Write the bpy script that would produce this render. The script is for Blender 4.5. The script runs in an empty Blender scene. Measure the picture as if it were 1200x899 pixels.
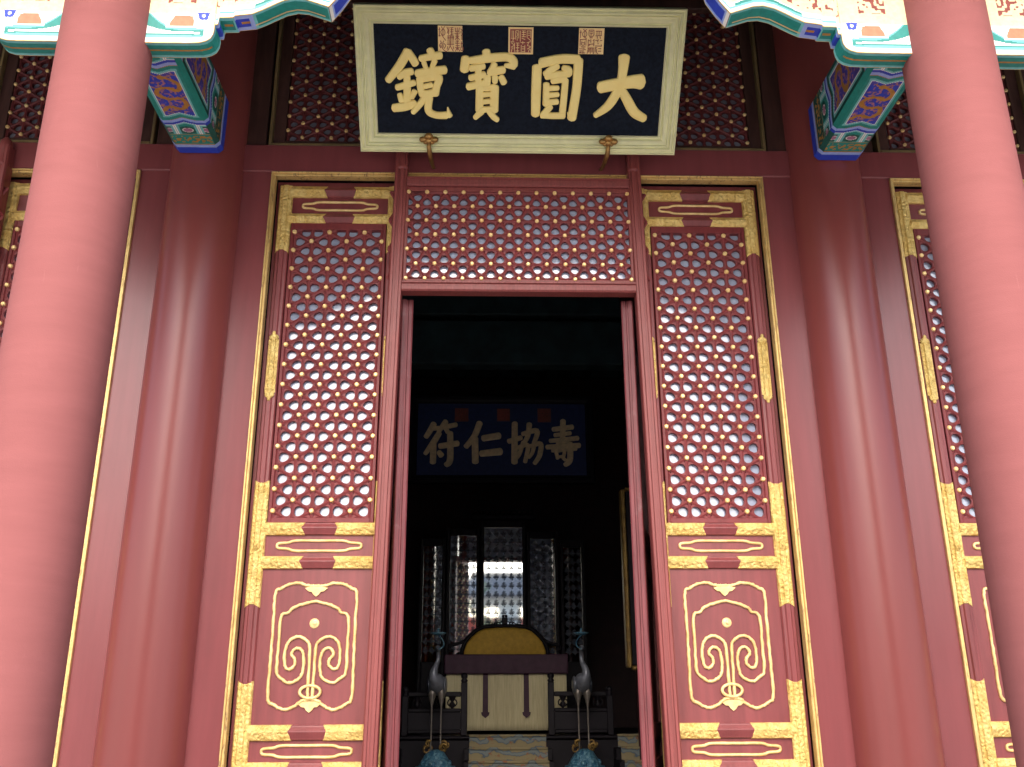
import bpy, bmesh, math, random
from mathutils import Vector, Matrix
from mathutils.geometry import tessellate_polygon
random.seed(7)
R_ = math.radians
scene = bpy.context.scene
COL = scene.collection
E = 0.95          # height of the eye above the hall floor; geometry is written relative to the eye and lifted at the end

# ---------------------------------------------------------------- camera, sky, sun, exposure
cam_d = bpy.data.cameras.new("camera"); cam = bpy.data.objects.new("camera", cam_d); COL.objects.link(cam)
_p, _y, _r = R_(19.01768), R_(1.647585), R_(-0.256767)
_f = Vector((math.sin(_y)*math.cos(_p), math.cos(_y)*math.cos(_p), math.sin(_p)))
_rt = Vector((math.cos(_y), -math.sin(_y), 0)); _up = _rt.cross(_f)
_rr = _rt*math.cos(_r)+_up*math.sin(_r); _uu = _up*math.cos(_r)-_rt*math.sin(_r)
m = Matrix((_rr, _uu, -_f)).transposed().to_4x4(); m.translation = Vector((-0.243, -6.373, E))
cam.matrix_world = m
cam_d.sensor_width = 36.0; cam_d.lens = 36.0*1110/1200
cam_d.clip_start = 0.05; cam_d.clip_end = 500
scene.camera = cam

SUN_EL, SUN_AZ = 42.0, 184.0    # a hazy sun stands before the hall, veiled by bright cloud
world = bpy.data.worlds.new("World"); scene.world = world; world.use_nodes = True
wn = world.node_tree; wn.nodes.clear()
sky = wn.nodes.new("ShaderNodeTexSky"); sky.sky_type = 'NISHITA'; sky.sun_disc = False
sky.sun_elevation = R_(SUN_EL); sky.sun_rotation = R_(SUN_AZ)
sky.air_density = 1.0; sky.dust_density = 3.5; sky.ozone_density = 0.6
bg = wn.nodes.new("ShaderNodeBackground"); bg.inputs[1].default_value = 0.15
wo = wn.nodes.new("ShaderNodeOutputWorld")
wn.links.new(sky.outputs[0], bg.inputs[0]); wn.links.new(bg.outputs[0], wo.inputs[0])
sun_d = bpy.data.lights.new("sun", 'SUN'); sun_d.energy = 0.5; sun_d.angle = R_(70.0); sun_d.color = (1.0, 0.97, 0.94)
sun = bpy.data.objects.new("sun", sun_d); COL.objects.link(sun)
# direction towards the sun: azimuth measured from +Y towards +X
sd = Vector((math.sin(R_(SUN_AZ))*math.cos(R_(SUN_EL)), math.cos(R_(SUN_AZ))*math.cos(R_(SUN_EL)), math.sin(R_(SUN_EL))))
sun.rotation_euler = sd.to_track_quat('Z', 'Y').to_euler(); sun.location = (0, 20, 30)
vs = scene.view_settings
vs.view_transform = 'Standard'; vs.look = 'None'; vs.gamma = 1.0; vs.use_curve_mapping = False
vs.exposure = 1.55
scene.cycles.max_bounces = 10; scene.cycles.diffuse_bounces = 6; scene.cycles.glossy_bounces = 4
scene.cycles.use_denoising = True
scene.cycles.sample_clamp_indirect = 8.0

# ---------------------------------------------------------------- materials
class NT:
    def __init__(s, name):
        s.m = bpy.data.materials.new(name); s.m.use_nodes = True
        s.n = s.m.node_tree.nodes; s.l = s.m.node_tree.links
        s.b = s.n["Principled BSDF"]
    def node(s, t, **kw):
        n = s.n.new(t)
        for k, v in kw.items(): setattr(n, k, v)
        return n
    def coord(s, scale=(1, 1, 1)):
        tc = s.node("ShaderNodeTexCoord"); mp = s.node("ShaderNodeMapping")
        mp.inputs["Scale"].default_value = scale
        s.l.new(tc.outputs["Object"], mp.inputs[0]); return mp.outputs[0]
    def noise(s, vec, scale, detail=4, rough=0.55, dist=0.0):
        n = s.node("ShaderNodeTexNoise"); n.inputs["Scale"].default_value = scale
        n.inputs["Detail"].default_value = detail; n.inputs["Roughness"].default_value = rough
        n.inputs["Distortion"].default_value = dist
        s.l.new(vec, n.inputs["Vector"]); return n.outputs["Fac"]
    def ramp(s, fac, stops):
        r = s.node("ShaderNodeValToRGB"); el = r.color_ramp.elements
        while len(el) > 1: el.remove(el[0])
        el[0].position = stops[0][0]; el[0].color = (*stops[0][1], 1)
        for p, c in stops[1:]:
            e = el.new(p); e.color = (*c, 1)
        s.l.new(fac, r.inputs[0]); return r.outputs[0]
    def mix(s, fac, a, b, mode='MIX'):
        n = s.node("ShaderNodeMix"); n.data_type = 'RGBA'; n.blend_type = mode
        for sock, v in ((n.inputs[0], fac), (n.inputs[6], a), (n.inputs[7], b)):
            if hasattr(v, 'links'): s.l.new(v, sock)
            else: sock.default_value = v if not isinstance(v, tuple) else (*v, 1)
        return n.outputs[2]
    def bump(s, h, strength, dist=0.01):
        n = s.node("ShaderNodeBump"); n.inputs["Strength"].default_value = strength; n.inputs["Distance"].default_value = dist
        s.l.new(h, n.inputs["Height"]); s.l.new(n.outputs[0], s.b.inputs["Normal"])
    def set(s, **kw):
        for k, v in kw.items():
            sock = s.b.inputs[k.replace('_', ' ')]
            if hasattr(v, 'links'): s.l.new(v, sock)
            else: sock.default_value = (*v, 1) if isinstance(v, tuple) else v
        return s

def paint(name, c, rough=0.5, var=0.12, streak=(3, 3, 0.6), bump=0.15, fine=120, spec=0.5, stain=None, metal=0.0, rv=0.1, scuff=0.0):
    t = NT(name); v = t.coord(streak)
    f = t.noise(v, 2.2, 6, 0.6)
    lo = tuple(x*(1-var*1.6) for x in c); hi = tuple(min(1, x*(1+var)+0.01*var) for x in c)
    col = t.ramp(f, [(0.3, lo), (0.7, hi)])
    v2 = t.coord((1, 1, 1)); f2 = t.noise(v2, fine, 3, 0.6)
    if stain:
        f3 = t.noise(v2, 5.0, 8, 0.7)
        k = t.node("ShaderNodeMapRange"); k.inputs[1].default_value = 0.58; k.inputs[2].default_value = 0.78
        t.l.new(f3, k.inputs[0]); col = t.mix(k.outputs[0], col, stain)
    if scuff:      # faint pale rubs and hairline scratches, longer than wide
        va = t.coord((26, 26, 3.2)); k = t.node("ShaderNodeMapRange"); k.inputs[1].default_value = 0.66; k.inputs[2].default_value = 0.80; k.inputs[4].default_value = scuff
        t.l.new(t.noise(va, 1.0, 7, 0.72, 0.6), k.inputs[0]); col = t.mix(k.outputs[0], col, tuple(min(1, x*1.25+0.05) for x in c))
        vb = t.coord((1.3, 1.3, 0.5)); k2 = t.node("ShaderNodeMapRange"); k2.inputs[1].default_value = 0.56; k2.inputs[2].default_value = 0.75; k2.inputs[4].default_value = scuff*0.55
        t.l.new(t.noise(vb, 2.0, 6, 0.65, 0.4), k2.inputs[0]); col = t.mix(k2.outputs[0], col, tuple(x*0.72 for x in c))
    t.set(Base_Color=col, Metallic=metal)
    t.b.inputs["Specular IOR Level"].default_value = spec
    rr = t.node("ShaderNodeMapRange"); rr.inputs[3].default_value = max(0.03, rough-rv); rr.inputs[4].default_value = rough+rv
    t.l.new(t.noise(v2, 6, 5), rr.inputs[0]); t.l.new(rr.outputs[0], t.b.inputs["Roughness"])
    if bump: t.bump(f2, bump, 0.004)
    return t.m

def gold_mat(name, hi, lo, emb=0.5, scale=55, metal=0.75, rough=0.38, worn=None):
    t = NT(name); v = t.coord()
    vo = t.node("ShaderNodeTexVoronoi"); vo.feature = 'SMOOTH_F1'; vo.inputs["Scale"].default_value = scale
    nz = t.noise(v, scale*0.6, 5, 0.7, 1.5)
    t.l.new(v, vo.inputs["Vector"])
    mx = t.mix(0.5, vo.outputs["Distance"], nz)
    big = t.noise(v, 9, 6, 0.65)
    col = t.ramp(big, [(0.3, lo), (0.62, hi)])
    if worn:
        k = t.node("ShaderNodeMapRange"); k.inputs[1].default_value = 0.56; k.inputs[2].default_value = 0.64
        t.l.new(t.noise(t.coord((6, 6, 1.2)), 7, 7, 0.7), k.inputs[0]); col = t.mix(k.outputs[0], col, worn)
    t.set(Base_Color=col, Metallic=metal, Roughness=rough)
    if emb: t.bump(mx, emb, 0.028 if emb > 0.5 else 0.012)
    return t.m

def plain(name, c, rough=0.6, metal=0.0, var=0.1, scale=30, bump=0.0, emit=None):
    t = NT(name); v = t.coord(); f = t.noise(v, scale, 4)
    col = t.ramp(f, [(0.3, tuple(x*(1-var) for x in c)), (0.7, tuple(min(1, x*(1+var)) for x in c))])
    t.set(Base_Color=col, Roughness=rough, Metallic=metal)
    if bump: t.bump(f, bump, 0.01)
    return t.m

M = {}
M['front_red'] = paint("front_column_lacquer", (0.285, 0.100, 0.097), 0.75, 0.035, (1.3, 1.3, 7), 0.25, 160, 0.12, stain=(0.305, 0.108, 0.107), scuff=0.55)
M['wall_col_red'] = paint("wall_column_lacquer", (0.232, 0.053, 0.048), 0.31, 0.04, (3, 3, 0.25), 0.03, 50, 0.5, rv=0.03, scuff=0.5)
M['board_red'] = paint("timber_board_lacquer", (0.225, 0.055, 0.058), 0.30, 0.07, (5, 5, 0.4), 0.05, 60, 0.5, rv=0.05, scuff=0.5)
M['door_red'] = paint("door_lacquer", (0.205, 0.045, 0.047), 0.42, 0.14, (9, 9, 0.8), 0.12, 90, 0.45, scuff=0.5)
M['lattice_red'] = paint("lattice_lacquer", (0.185, 0.028, 0.030), 0.5, 0.14, (9, 9, 4), 0.10, 90, 0.4)
M['frame_red'] = paint("curtain_frame_lacquer", (0.222, 0.050, 0.047), 0.45, 0.16, (30, 30, 0.6), 0.2, 70, 0.4, stain=(0.28, 0.072, 0.065), scuff=0.6)
M['edge_red'] = paint("worn_door_edge", (0.165, 0.035, 0.041), 0.5, 0.25, (25, 25, 1.5), 0.3, 60, 0.4, stain=(0.22, 0.13, 0.125))
M['dark_wood'] = paint("old_dark_wood", (0.075, 0.033, 0.026), 0.55, 0.25, (6, 6, 1), 0.2, 60, 0.3)
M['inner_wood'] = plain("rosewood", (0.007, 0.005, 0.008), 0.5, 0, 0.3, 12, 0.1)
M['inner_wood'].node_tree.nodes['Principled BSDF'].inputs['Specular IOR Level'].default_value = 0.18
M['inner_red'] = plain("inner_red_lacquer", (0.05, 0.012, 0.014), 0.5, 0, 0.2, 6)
M['gold_emb'] = gold_mat("embossed_gilt_brass", (0.90, 0.68, 0.25), (0.70, 0.46, 0.12), 1.0, 50, 0.42, 0.34)
M['gold_stud'] = gold_mat("gilt_stud", (0.95, 0.72, 0.34), (0.85, 0.55, 0.20), 0.1, 80, 0.35, 0.35)
M['gold_line'] = gold_mat("gilded_moulding", (0.80, 0.58, 0.23), (0.62, 0.42, 0.15), 0.3, 40, 0.40, 0.40, worn=(0.34, 0.20, 0.10))
M['gold_scroll'] = gold_mat("gilt_relief", (0.90, 0.69, 0.32), (0.60, 0.38, 0.13), 0.15, 50, 0.25, 0.42)
M['gold_char'] = gold_mat("gilded_lettering", (1.0, 0.82, 0.31), (0.97, 0.76, 0.26), 0.0, 20, 0.05, 0.6)
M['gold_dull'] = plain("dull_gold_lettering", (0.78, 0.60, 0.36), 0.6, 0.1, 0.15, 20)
M['bronze'] = gold_mat("aged_brass_hook", (0.45, 0.27, 0.09), (0.22, 0.12, 0.05), 0.3, 60, 0.8, 0.4)
def paper():
    t = NT("window_paper"); v = t.coord()
    f = t.noise(v, 3.0, 5)
    t.set(Base_Color=t.ramp(f, [(0.3, (0.40, 0.47, 0.62)), (0.7, (0.46, 0.53, 0.68))]), Roughness=0.07)
    t.b.inputs['Specular IOR Level'].default_value = 1.0; t.b.inputs['Coat Weight'].default_value = 0.6; t.b.inputs['Coat Roughness'].default_value = 0.04; t.b.inputs['Coat IOR'].default_value = 1.6
    tr = t.node("ShaderNodeBsdfTranslucent"); tr.inputs[0].default_value = (0.85, 0.87, 0.92, 1)
    mx = t.node("ShaderNodeMixShader"); mx.inputs[0].default_value = 0.20
    t.l.new(t.b.outputs[0], mx.inputs[1]); t.l.new(tr.outputs[0], mx.inputs[2])
    t.l.new(mx.outputs[0], t.n["Material Output"].inputs[0])
    return t.m
M['paper'] = paper()
M['paper_dim'] = plain("shaded_window_paper", (0.20, 0.21, 0.25), 0.3, 0, 0.2, 4)  # upper window paper, with the shade under the eave put into its colour
M['plaque_frame'] = paint("ivory_plaque_frame", (0.80, 0.80, 0.48), 0.45, 0.06, (4, 4, 4), 0.12, 50, 0.4, stain=(0.68, 0.67, 0.38))
M['plaque_board'] = plain("midnight_lacquer_board", (0.008, 0.012, 0.021), 0.85, 0, 0.35, 40, 0.15)
M['plaque_board'].node_tree.nodes["Principled BSDF"].inputs["Specular IOR Level"].default_value = 0.15
M['seal_gold'] = plain("seal_gold_ground", (0.95, 0.68, 0.30), 0.5, 0.05, 0.08, 30)
M['seal_red'] = plain("seal_vermilion", (0.30, 0.06, 0.045), 0.6, 0, 0.15, 30)
M['inner_board'] = plain("inner_blue_board", (0.013, 0.026, 0.105), 0.5, 0, 0.2, 20)
M['white'] = plain("white_paint_line", (0.84, 0.83, 0.78), 0.5, 0, 0.05)
M['cream'] = plain("cream_gilt_carving", (0.78, 0.67, 0.39), 0.45, 0.1, 0.15, 40, 0.3)
M['teal'] = plain("malachite_green_paint", (0.010, 0.25, 0.215), 0.5, 0, 0.12)
M['teal_l'] = plain("pale_turquoise_paint", (0.16, 0.52, 0.53), 0.5, 0, 0.08)
M['teal_d'] = plain("deep_green_paint", (0.008, 0.10, 0.085), 0.5, 0, 0.15)
M['blue'] = plain("ultramarine_paint", (0.018, 0.055, 0.50), 0.5, 0, 0.1)
M['blue_l'] = plain("pale_blue_paint", (0.30, 0.42, 0.80), 0.5, 0, 0.08)
M['violet'] = plain("violet_blue_paint", (0.07, 0.06, 0.38), 0.5, 0, 0.2)
M['pink'] = plain("mauve_paint", (0.36, 0.16, 0.26), 0.5, 0, 0.2)
M['ochre'] = plain("old_gold_paint", (0.46, 0.24, 0.05), 0.45, 0.2, 0.2)
M['orange'] = plain("orange_red_paint", (0.72, 0.20, 0.10), 0.5, 0, 0.1)
M['carve_red'] = plain("red_carved_ground", (0.27, 0.05, 0.035), 0.6, 0, 0.2)
M['cushion'] = plain("yellow_silk", (0.60, 0.36, 0.045), 0.7, 0, 0.12, 25, 0.3)
M['purple_cloth'] = plain("purple_silk", (0.042, 0.012, 0.028), 0.7, 0, 0.2, 20, 0.2)
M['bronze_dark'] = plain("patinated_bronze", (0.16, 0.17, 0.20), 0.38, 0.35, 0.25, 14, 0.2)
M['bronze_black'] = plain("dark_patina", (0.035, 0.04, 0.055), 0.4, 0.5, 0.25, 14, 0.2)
M['leg_bronze'] = plain("brown_bronze", (0.16, 0.14, 0.12), 0.4, 0.5, 0.2)
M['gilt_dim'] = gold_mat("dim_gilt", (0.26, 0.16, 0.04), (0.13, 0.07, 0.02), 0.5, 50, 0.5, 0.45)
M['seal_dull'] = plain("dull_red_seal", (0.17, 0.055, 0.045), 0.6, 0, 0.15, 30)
M['mirror'] = NT("mirror_glass").set(Base_Color=(0.92, 0.95, 0.95), Metallic=1.0, Roughness=0.03).m
M['cloud_rock'] = None
def cloud_rock():
    t = NT("enamel_blue_rock"); v = t.coord(); f = t.noise(v, 16, 5, 0.6, 2)
    t.set(Base_Color=t.ramp(f, [(0.35, (0.012, 0.04, 0.10)), (0.5, (0.03, 0.12, 0.19)), (0.64, (0.16, 0.28, 0.32))]), Roughness=0.4); t.bump(f, 0.6, 0.02); return t.m
M['cloud_rock'] = cloud_rock()
def carpet():
    t = NT("dragon_wave_carpet"); v = t.coord((1, 1, 1))
    w = t.node("ShaderNodeTexWave"); w.wave_type = 'BANDS'; w.bands_direction = 'Z'; w.inputs["Scale"].default_value = 2.6
    w.inputs["Distortion"].default_value = 6; w.inputs["Detail"].default_value = 3; w.inputs["Detail Scale"].default_value = 2.2
    t.l.new(v, w.inputs["Vector"])
    f = t.noise(v, 14, 4, 0.6, 1.0)
    c1 = t.ramp(w.outputs["Fac"], [(0.30, (0.24, 0.20, 0.11)), (0.62, (0.20, 0.17, 0.095)), (0.72, (0.05, 0.085, 0.14)), (0.92, (0.16, 0.19, 0.19))])
    c2 = t.mix(t.ramp(f, [(0.6, (0, 0, 0)), (0.66, (1, 1, 1))]), c1, (0.24, 0.10, 0.05))
    t.set(Base_Color=c2, Roughness=0.95); return t.m
M['carpet'] = carpet()
def apron():
    t = NT("pale_gold_silk"); v = t.coord((1, 1, 0.08)); f = t.noise(v, 60, 3)
    t.set(Base_Color=t.ramp(f, [(0.3, (0.46, 0.40, 0.23)), (0.7, (0.60, 0.53, 0.32))]), Roughness=0.8); t.bump(f, 0.3, 0.01); return t.m
M['apron'] = apron()
def paving():
    t = NT("courtyard_paving"); v = t.coord()
    b = t.node("ShaderNodeTexBrick"); b.inputs["Scale"].default_value = 2.0
    b.inputs["Color1"].default_value = (0.52, 0.50, 0.46, 1); b.inputs["Color2"].default_value = (0.47, 0.45, 0.42, 1); b.inputs["Mortar"].default_value = (0.26, 0.24, 0.21, 1)
    b.inputs["Mortar Size"].default_value = 0.01; t.l.new(v, b.inputs["Vector"])
    t.set(Base_Color=t.mix(t.noise(v, 1.2, 6), b.outputs["Color"], (0.52, 0.50, 0.46)), Roughness=0.85); return t.m
M['paving'] = paving()
M['floor_brick'] = plain("grey_floor_brick", (0.29, 0.28, 0.26), 0.4, 0, 0.2, 8)
M['ceil_dark'] = plain("dark_ceiling_paint", (0.014, 0.034, 0.040), 0.7, 0, 0.4, 5)  # very dark blue-green for the ceiling and inner beam
M['leaf'] = plain("tree_leaves", (0.055, 0.11, 0.03), 0.6, 0, 0.5, 3)
M['bark'] = plain("tree_bark", (0.12, 0.09, 0.06), 0.9, 0, 0.3, 12, 0.5)
M['wall_red'] = plain("red_courtyard_wash", (0.42, 0.07, 0.05), 0.8, 0, 0.15, 2)
M['tile_grey'] = plain("grey_roof_tile", (0.16, 0.16, 0.17), 0.7, 0, 0.2, 6)
M['plaster'] = plain("pale_plaster", (0.62, 0.60, 0.55), 0.8, 0, 0.08, 3)

# ---------------------------------------------------------------- mesh helpers
class MB:
    """collects faces (with a material slot) and links them as ONE mesh object"""
    def __init__(s): s.v = []; s.f = []; s.mi = []; s.smooth = []
    def add(s, verts, faces, mi=0, smooth=False):
        o = len(s.v); s.v += [tuple(p) for p in verts]
        for f in faces:
            s.f.append([o+i for i in f]); s.mi.append(mi); s.smooth.append(smooth)
    def box(s, x0, x1, y0, y1, z0, z1, mi=0, c=0.0):
        if c <= 0:
            v = [(x, y, z) for z in (z0, z1) for y in (y0, y1) for x in (x0, x1)]
            s.add(v, [(0, 2, 3, 1), (4, 5, 7, 6), (0, 1, 5, 4), (2, 6, 7, 3), (0, 4, 6, 2), (1, 3, 7, 5)], mi); return
        c = min(c, (x1-x0)/2.01, (y1-y0)/2.01, (z1-z0)/2.01)
        bm = bmesh.new(); bmesh.ops.create_cube(bm, size=1.0)
        for q in bm.verts:
            q.co = Vector(((x0+x1)/2+q.co.x*(x1-x0), (y0+y1)/2+q.co.y*(y1-y0), (z0+z1)/2+q.co.z*(z1-z0)))
        bmesh.ops.bevel(bm, geom=list(bm.edges), offset=c, segments=1, affect='EDGES', profile=0.5)
        bm.verts.index_update()
        s.add([q.co[:] for q in bm.verts], [[q.index for q in f.verts] for f in bm.faces], mi); bm.free()
    def lathe(s, prof, c=(0, 0, 0), n=32, mi=0, smooth=True, a0=0.0, a1=2*math.pi):
        full = abs(a1-a0-2*math.pi) < 1e-6; k = n if full else n+1
        vs = []
        for r, z in prof:
            for i in range(k):
                a = a0+(a1-a0)*i/n; vs.append((c[0]+r*math.cos(a), c[1]+r*math.sin(a), c[2]+z))
        fs = []
        for j in range(len(prof)-1):
            for i in range(n):
                a, b = j*k+i, j*k+(i+1) % k if full else j*k+i+1
                fs.append((a, b, b+k, a+k))
        s.add(vs, fs, mi, smooth)
    def tube(s, pts, r, closed=False, n=8, mi=0, smooth=True, flat=1.0):
        pts = [Vector(p) for p in pts]; N = len(pts)
        rs = r if isinstance(r, (list, tuple)) else [r]*N
        vs = []; prev = None
        for i, p in enumerate(pts):
            a = pts[(i-1) % N] if (closed or i > 0) else p
            b = pts[(i+1) % N] if (closed or i < N-1) else p
            t = (b-a).normalized()
            u = prev if prev else (Vector((0, 1, 0)) if abs(t.y) < 0.9 else Vector((1, 0, 0)))
            u = (u-t*u.dot(t)).normalized(); w = t.cross(u); prev = u
            for k in range(n):
                an = 2*math.pi*k/n; vs.append(p+u*(rs[i]*flat*math.cos(an))+w*(rs[i]*math.sin(an)))
        fs = []
        for i in range(N if closed else N-1):
            j = (i+1) % N
            for k in range(n):
                fs.append((i*n+k, i*n+(k+1) % n, j*n+(k+1) % n, j*n+k))
        if not closed:
            fs.append(tuple(range(n-1, -1, -1))); fs.append(tuple((N-1)*n+k for k in range(n)))
        s.add(vs, fs, mi, smooth)
    def ball(s, c, r, mi=0, n=12, m=8, sc=(1, 1, 1)):
        vs = []; fs = []
        for j in range(m+1):
            th = math.pi*j/m
            for i in range(n):
                a = 2*math.pi*i/n
                vs.append((c[0]+r*sc[0]*math.sin(th)*math.cos(a), c[1]+r*sc[1]*math.sin(th)*math.sin(a), c[2]+r*sc[2]*math.cos(th)))
        for j in range(m):
            for i in range(n):
                fs.append((j*n+i, (j+1)*n+i, (j+1)*n+(i+1) % n, j*n+(i+1) % n))
        s.add(vs, fs, mi, True)
    def prism(s, prof, axis, a, b, mi=0, enda=None, endb=None):
        """closed profile [(u, y)] swept along x or z from a to b; enda/endb(u) shift the ends (chevrons)"""
        n = len(prof); vs = []
        for e, fn in ((a, enda), (b, endb)):
            for u, y in prof:
                q = e+(fn(u) if fn else 0)
                vs.append((u, y, q) if axis == 'z' else (q, y, u))
        fs = [(i, (i+1) % n, n+(i+1) % n, n+i) for i in range(n)]+[tuple(range(n-1, -1, -1)), tuple(range(n, 2*n))]
        s.add(vs, fs, mi)
    def build(s, name, mats, parent=None):
        if not isinstance(mats, (list, tuple)): mats = [mats]
        off = Vector((0, 0, 0)); p = parent
        while p: off += p.location; p = p.parent
        me = bpy.data.meshes.new(name)
        me.from_pydata([(x-off.x, y-off.y, z-off.z) for x, y, z in s.v], [], s.f)
        for mm in mats: me.materials.append(mm)
        me.polygons.foreach_set("material_index", s.mi); me.polygons.foreach_set("use_smooth", s.smooth)
        me.update()
        bm = bmesh.new(); bm.from_mesh(me); bmesh.ops.recalc_face_normals(bm, faces=bm.faces); bm.to_mesh(me); bm.free()
        o = bpy.data.objects.new(name, me); COL.objects.link(o)
        if parent: o.parent = parent
        return o
def thing(name, label, cat, loc=(0, 0, 0), group=None, obj=None):
    o = obj
    if o is None:
        o = bpy.data.objects.new(name, None); COL.objects.link(o); o.location = loc; o.empty_display_size = 0.1
    o['label'] = label; o['category'] = cat; o['kind'] = 'thing'
    if group: o['group'] = group
    return o
def struct(o): o['kind'] = 'structure'; return o
def dup(root, loc, label=None, group=None, rz=0.0):
    r = root.copy(); COL.objects.link(r); r.location = loc; r.rotation_euler = (0, 0, rz)
    if label: r['label'] = label
    if group: r['group'] = group
    for ch in list(root.children):
        c = ch.copy(); COL.objects.link(c); c.parent = r
        for g in list(ch.children):
            d = g.copy(); COL.objects.link(d); d.parent = c
    return r
def smooth_path(pts, k=6, closed=False):
    P = [Vector(p) for p in pts]; n = len(P); out = []
    rng = range(n) if closed else range(n-1)
    for i in rng:
        p0 = P[(i-1) % n] if closed or i > 0 else P[i]; p1 = P[i]; p2 = P[(i+1) % n]
        p3 = P[(i+2) % n] if closed or i < n-2 else p2
        for j in range(k):
            t = j/k
            out.append(0.5*((2*p1)+(p2-p0)*t+(2*p0-5*p1+4*p2-p3)*t*t+(3*p1-p0-3*p2+p3)*t**3))
    if not closed: out.append(P[-1])
    return out

# ================================================================ large structure
FLOOR, GROUND, CX = -0.95, -1.55, 2.38
mb = MB(); mb.box(-120, 120, -160, -3.62, GROUND-0.2, GROUND); struct(mb.build("courtyard_ground", M['paving']))
mb = MB(); mb.box(-8, 8, -3.6, 12, GROUND-0.2, FLOOR)
for i in range(3): mb.box(-5, 5, -3.6-0.32*(i+1), -3.6-0.32*i, GROUND, FLOOR-0.15*(i+1), 0, 0.01)
struct(mb.build("porch_floor", M['floor_brick']))

# timber wall of the three bays: jamb boards, cross beam, upper boards, gilded mouldings round each bay
wall = thing("timber_wall", "dark red lacquered timber wall with gilded mouldings round the door bays", "wall", (0, 0, FLOOR))
for s in (-1, 1):
    for base in (CX,):
        mb = MB(); mb.box(s*base-0.494 if s > 0 else s*base-0.507, s*base+0.507 if s > 0 else s*base+0.494, 0.0, 0.09, FLOOR, 3.905, 0, 0.006); mb.build("jamb_board", M['board_red'], wall)
mb = MB(); mb.box(-7.2, 7.2, -0.012, 0.12, 3.90, 4.135, 0, 0.008); mb.build("cross_beam", M['board_red'], wall)
mb = MB(); mb.box(-7.2, 7.2, 0.012, 0.12, 5.62, 6.1, 0, 0.01)
mb.build("upper_board", M['dark_wood'], wall)
for s in (-1, 1): mb = MB(); mb.box(min(s*4.13, s*7.2), max(s*4.13, s*7.2), 0.03, 0.1, 4.137, 5.618, 0, 0.006); mb.build("upper_board", M['dark_wood'], wall)
for s in (-1, 1): mb = MB(); mb.box(s*CX-0.42, s*CX+0.42, 0.012, 0.1, 4.137, 5.619, 0, 0.006); mb.build("upper_board", M['dark_wood'], wall)
mb = MB(); mb.box(-1.99, 1.99, -0.05, 0.012, 5.45, 5.62, 0, 0.01); mb.box(-1.99, 1.99, -0.10, -0.052, 5.53, 5.60, 0, 0.008); mb.build("upper_rail", M['dark_wood'], wall)
def gilt_frame(x0, x1, zt, zb=FLOOR+0.3):
    """moulding: two steps of gilded timber round a bay opening, mitred at the corners"""
    g = MB()
    for (a, b, y) in ((0.0, 0.013, -0.022), (0.013, 0.030, -0.010)):
        for xa, xb in ((x0+a, x0+b), (x1-b, x1-a)):
            g.box(xa, xb, y, 0.06, zb, zt-a, 0, 0.003)
        g.box(x0+a, x1-a, y-0.001, 0.06, zt-b, zt-a-0.0005, 0, 0.003)
    return g
for x0, x1 in ((-1.888, 1.888), (-6.64, -2.878), (2.882, 6.64)):
    gilt_frame(x0, x1, 3.896).build("gilded_moulding", M['gold_line'], wall)
mb = MB()
for x0, x1 in ((-1.858, 1.858), (-6.61, -2.902), (2.902, 6.61)):     # rebate behind the leaves and low sill
    mb.box(x0, x1, 0.10, 0.20, 3.80, 3.87, 0)
    if x0 < -3 or x1 > 3: mb.box(x0 if x0 < -3 else 3.86+0.1, -3.96 if x0 < -3 else x1, 0.11, 0.19, FLOOR, 3.80, 0)
    mb.box(x0, x1, 0.03, 0.15, FLOOR, -0.405, 0, 0.01)
    mb.box(x0, x0+0.05, 0.095, 0.2, -0.404, 3.799); mb.box(x1-0.05, x1, 0.095, 0.2, -0.404, 3.799)
mb.build("sill_board", M['door_red'], wall)

# columns
def column(x, y, r, zb, zt, mat, name, label, group):
    c = thing(name, label, "column", (x, y, FLOOR), group)
    prof = [(r*1.02, zb)] + [(r*(1.02-0.03*i/20), zb+(zt-zb)*i/20) for i in range(1, 21)]
    m_ = MB(); m_.lathe(prof, (x, y, 0), 96); m_.build("shaft", mat, c)
    m_ = MB(); m_.lathe([(r*1.55, zb-0.001), (r*1.55, zb+0.03), (r*1.45, zb+0.10), (r*1.18, zb+0.16), (r*1.0, zb+0.165)], (x, y, 0), 48); m_.build("base_stone", M['plaster'], c)
    return c
YF = -1.9
column(-2.385, YF, 0.246, FLOOR, 4.6, M['front_red'], "front_column", "thick matt pink-red porch column in front of the plaque's 鏡 end", "front columns of the porch")
column(2.402, YF, 0.245, FLOOR, 4.6, M['front_red'], "front_column", "thick pink-red porch column with pale scuffs, in front of the plaque's 大 end", "front columns of the porch")
column(-CX, 0.03, 0.275, FLOOR, 5.9, M['wall_col_red'], "wall_column", "glossy dark red column half set in the wall, at the plaque's 鏡 end", "columns set in the wall")
column(CX, 0.03, 0.275, FLOOR, 5.9, M['wall_col_red'], "wall_column", "glossy dark red column half set in the wall, at the plaque's 大 end", "columns set in the wall")

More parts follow.
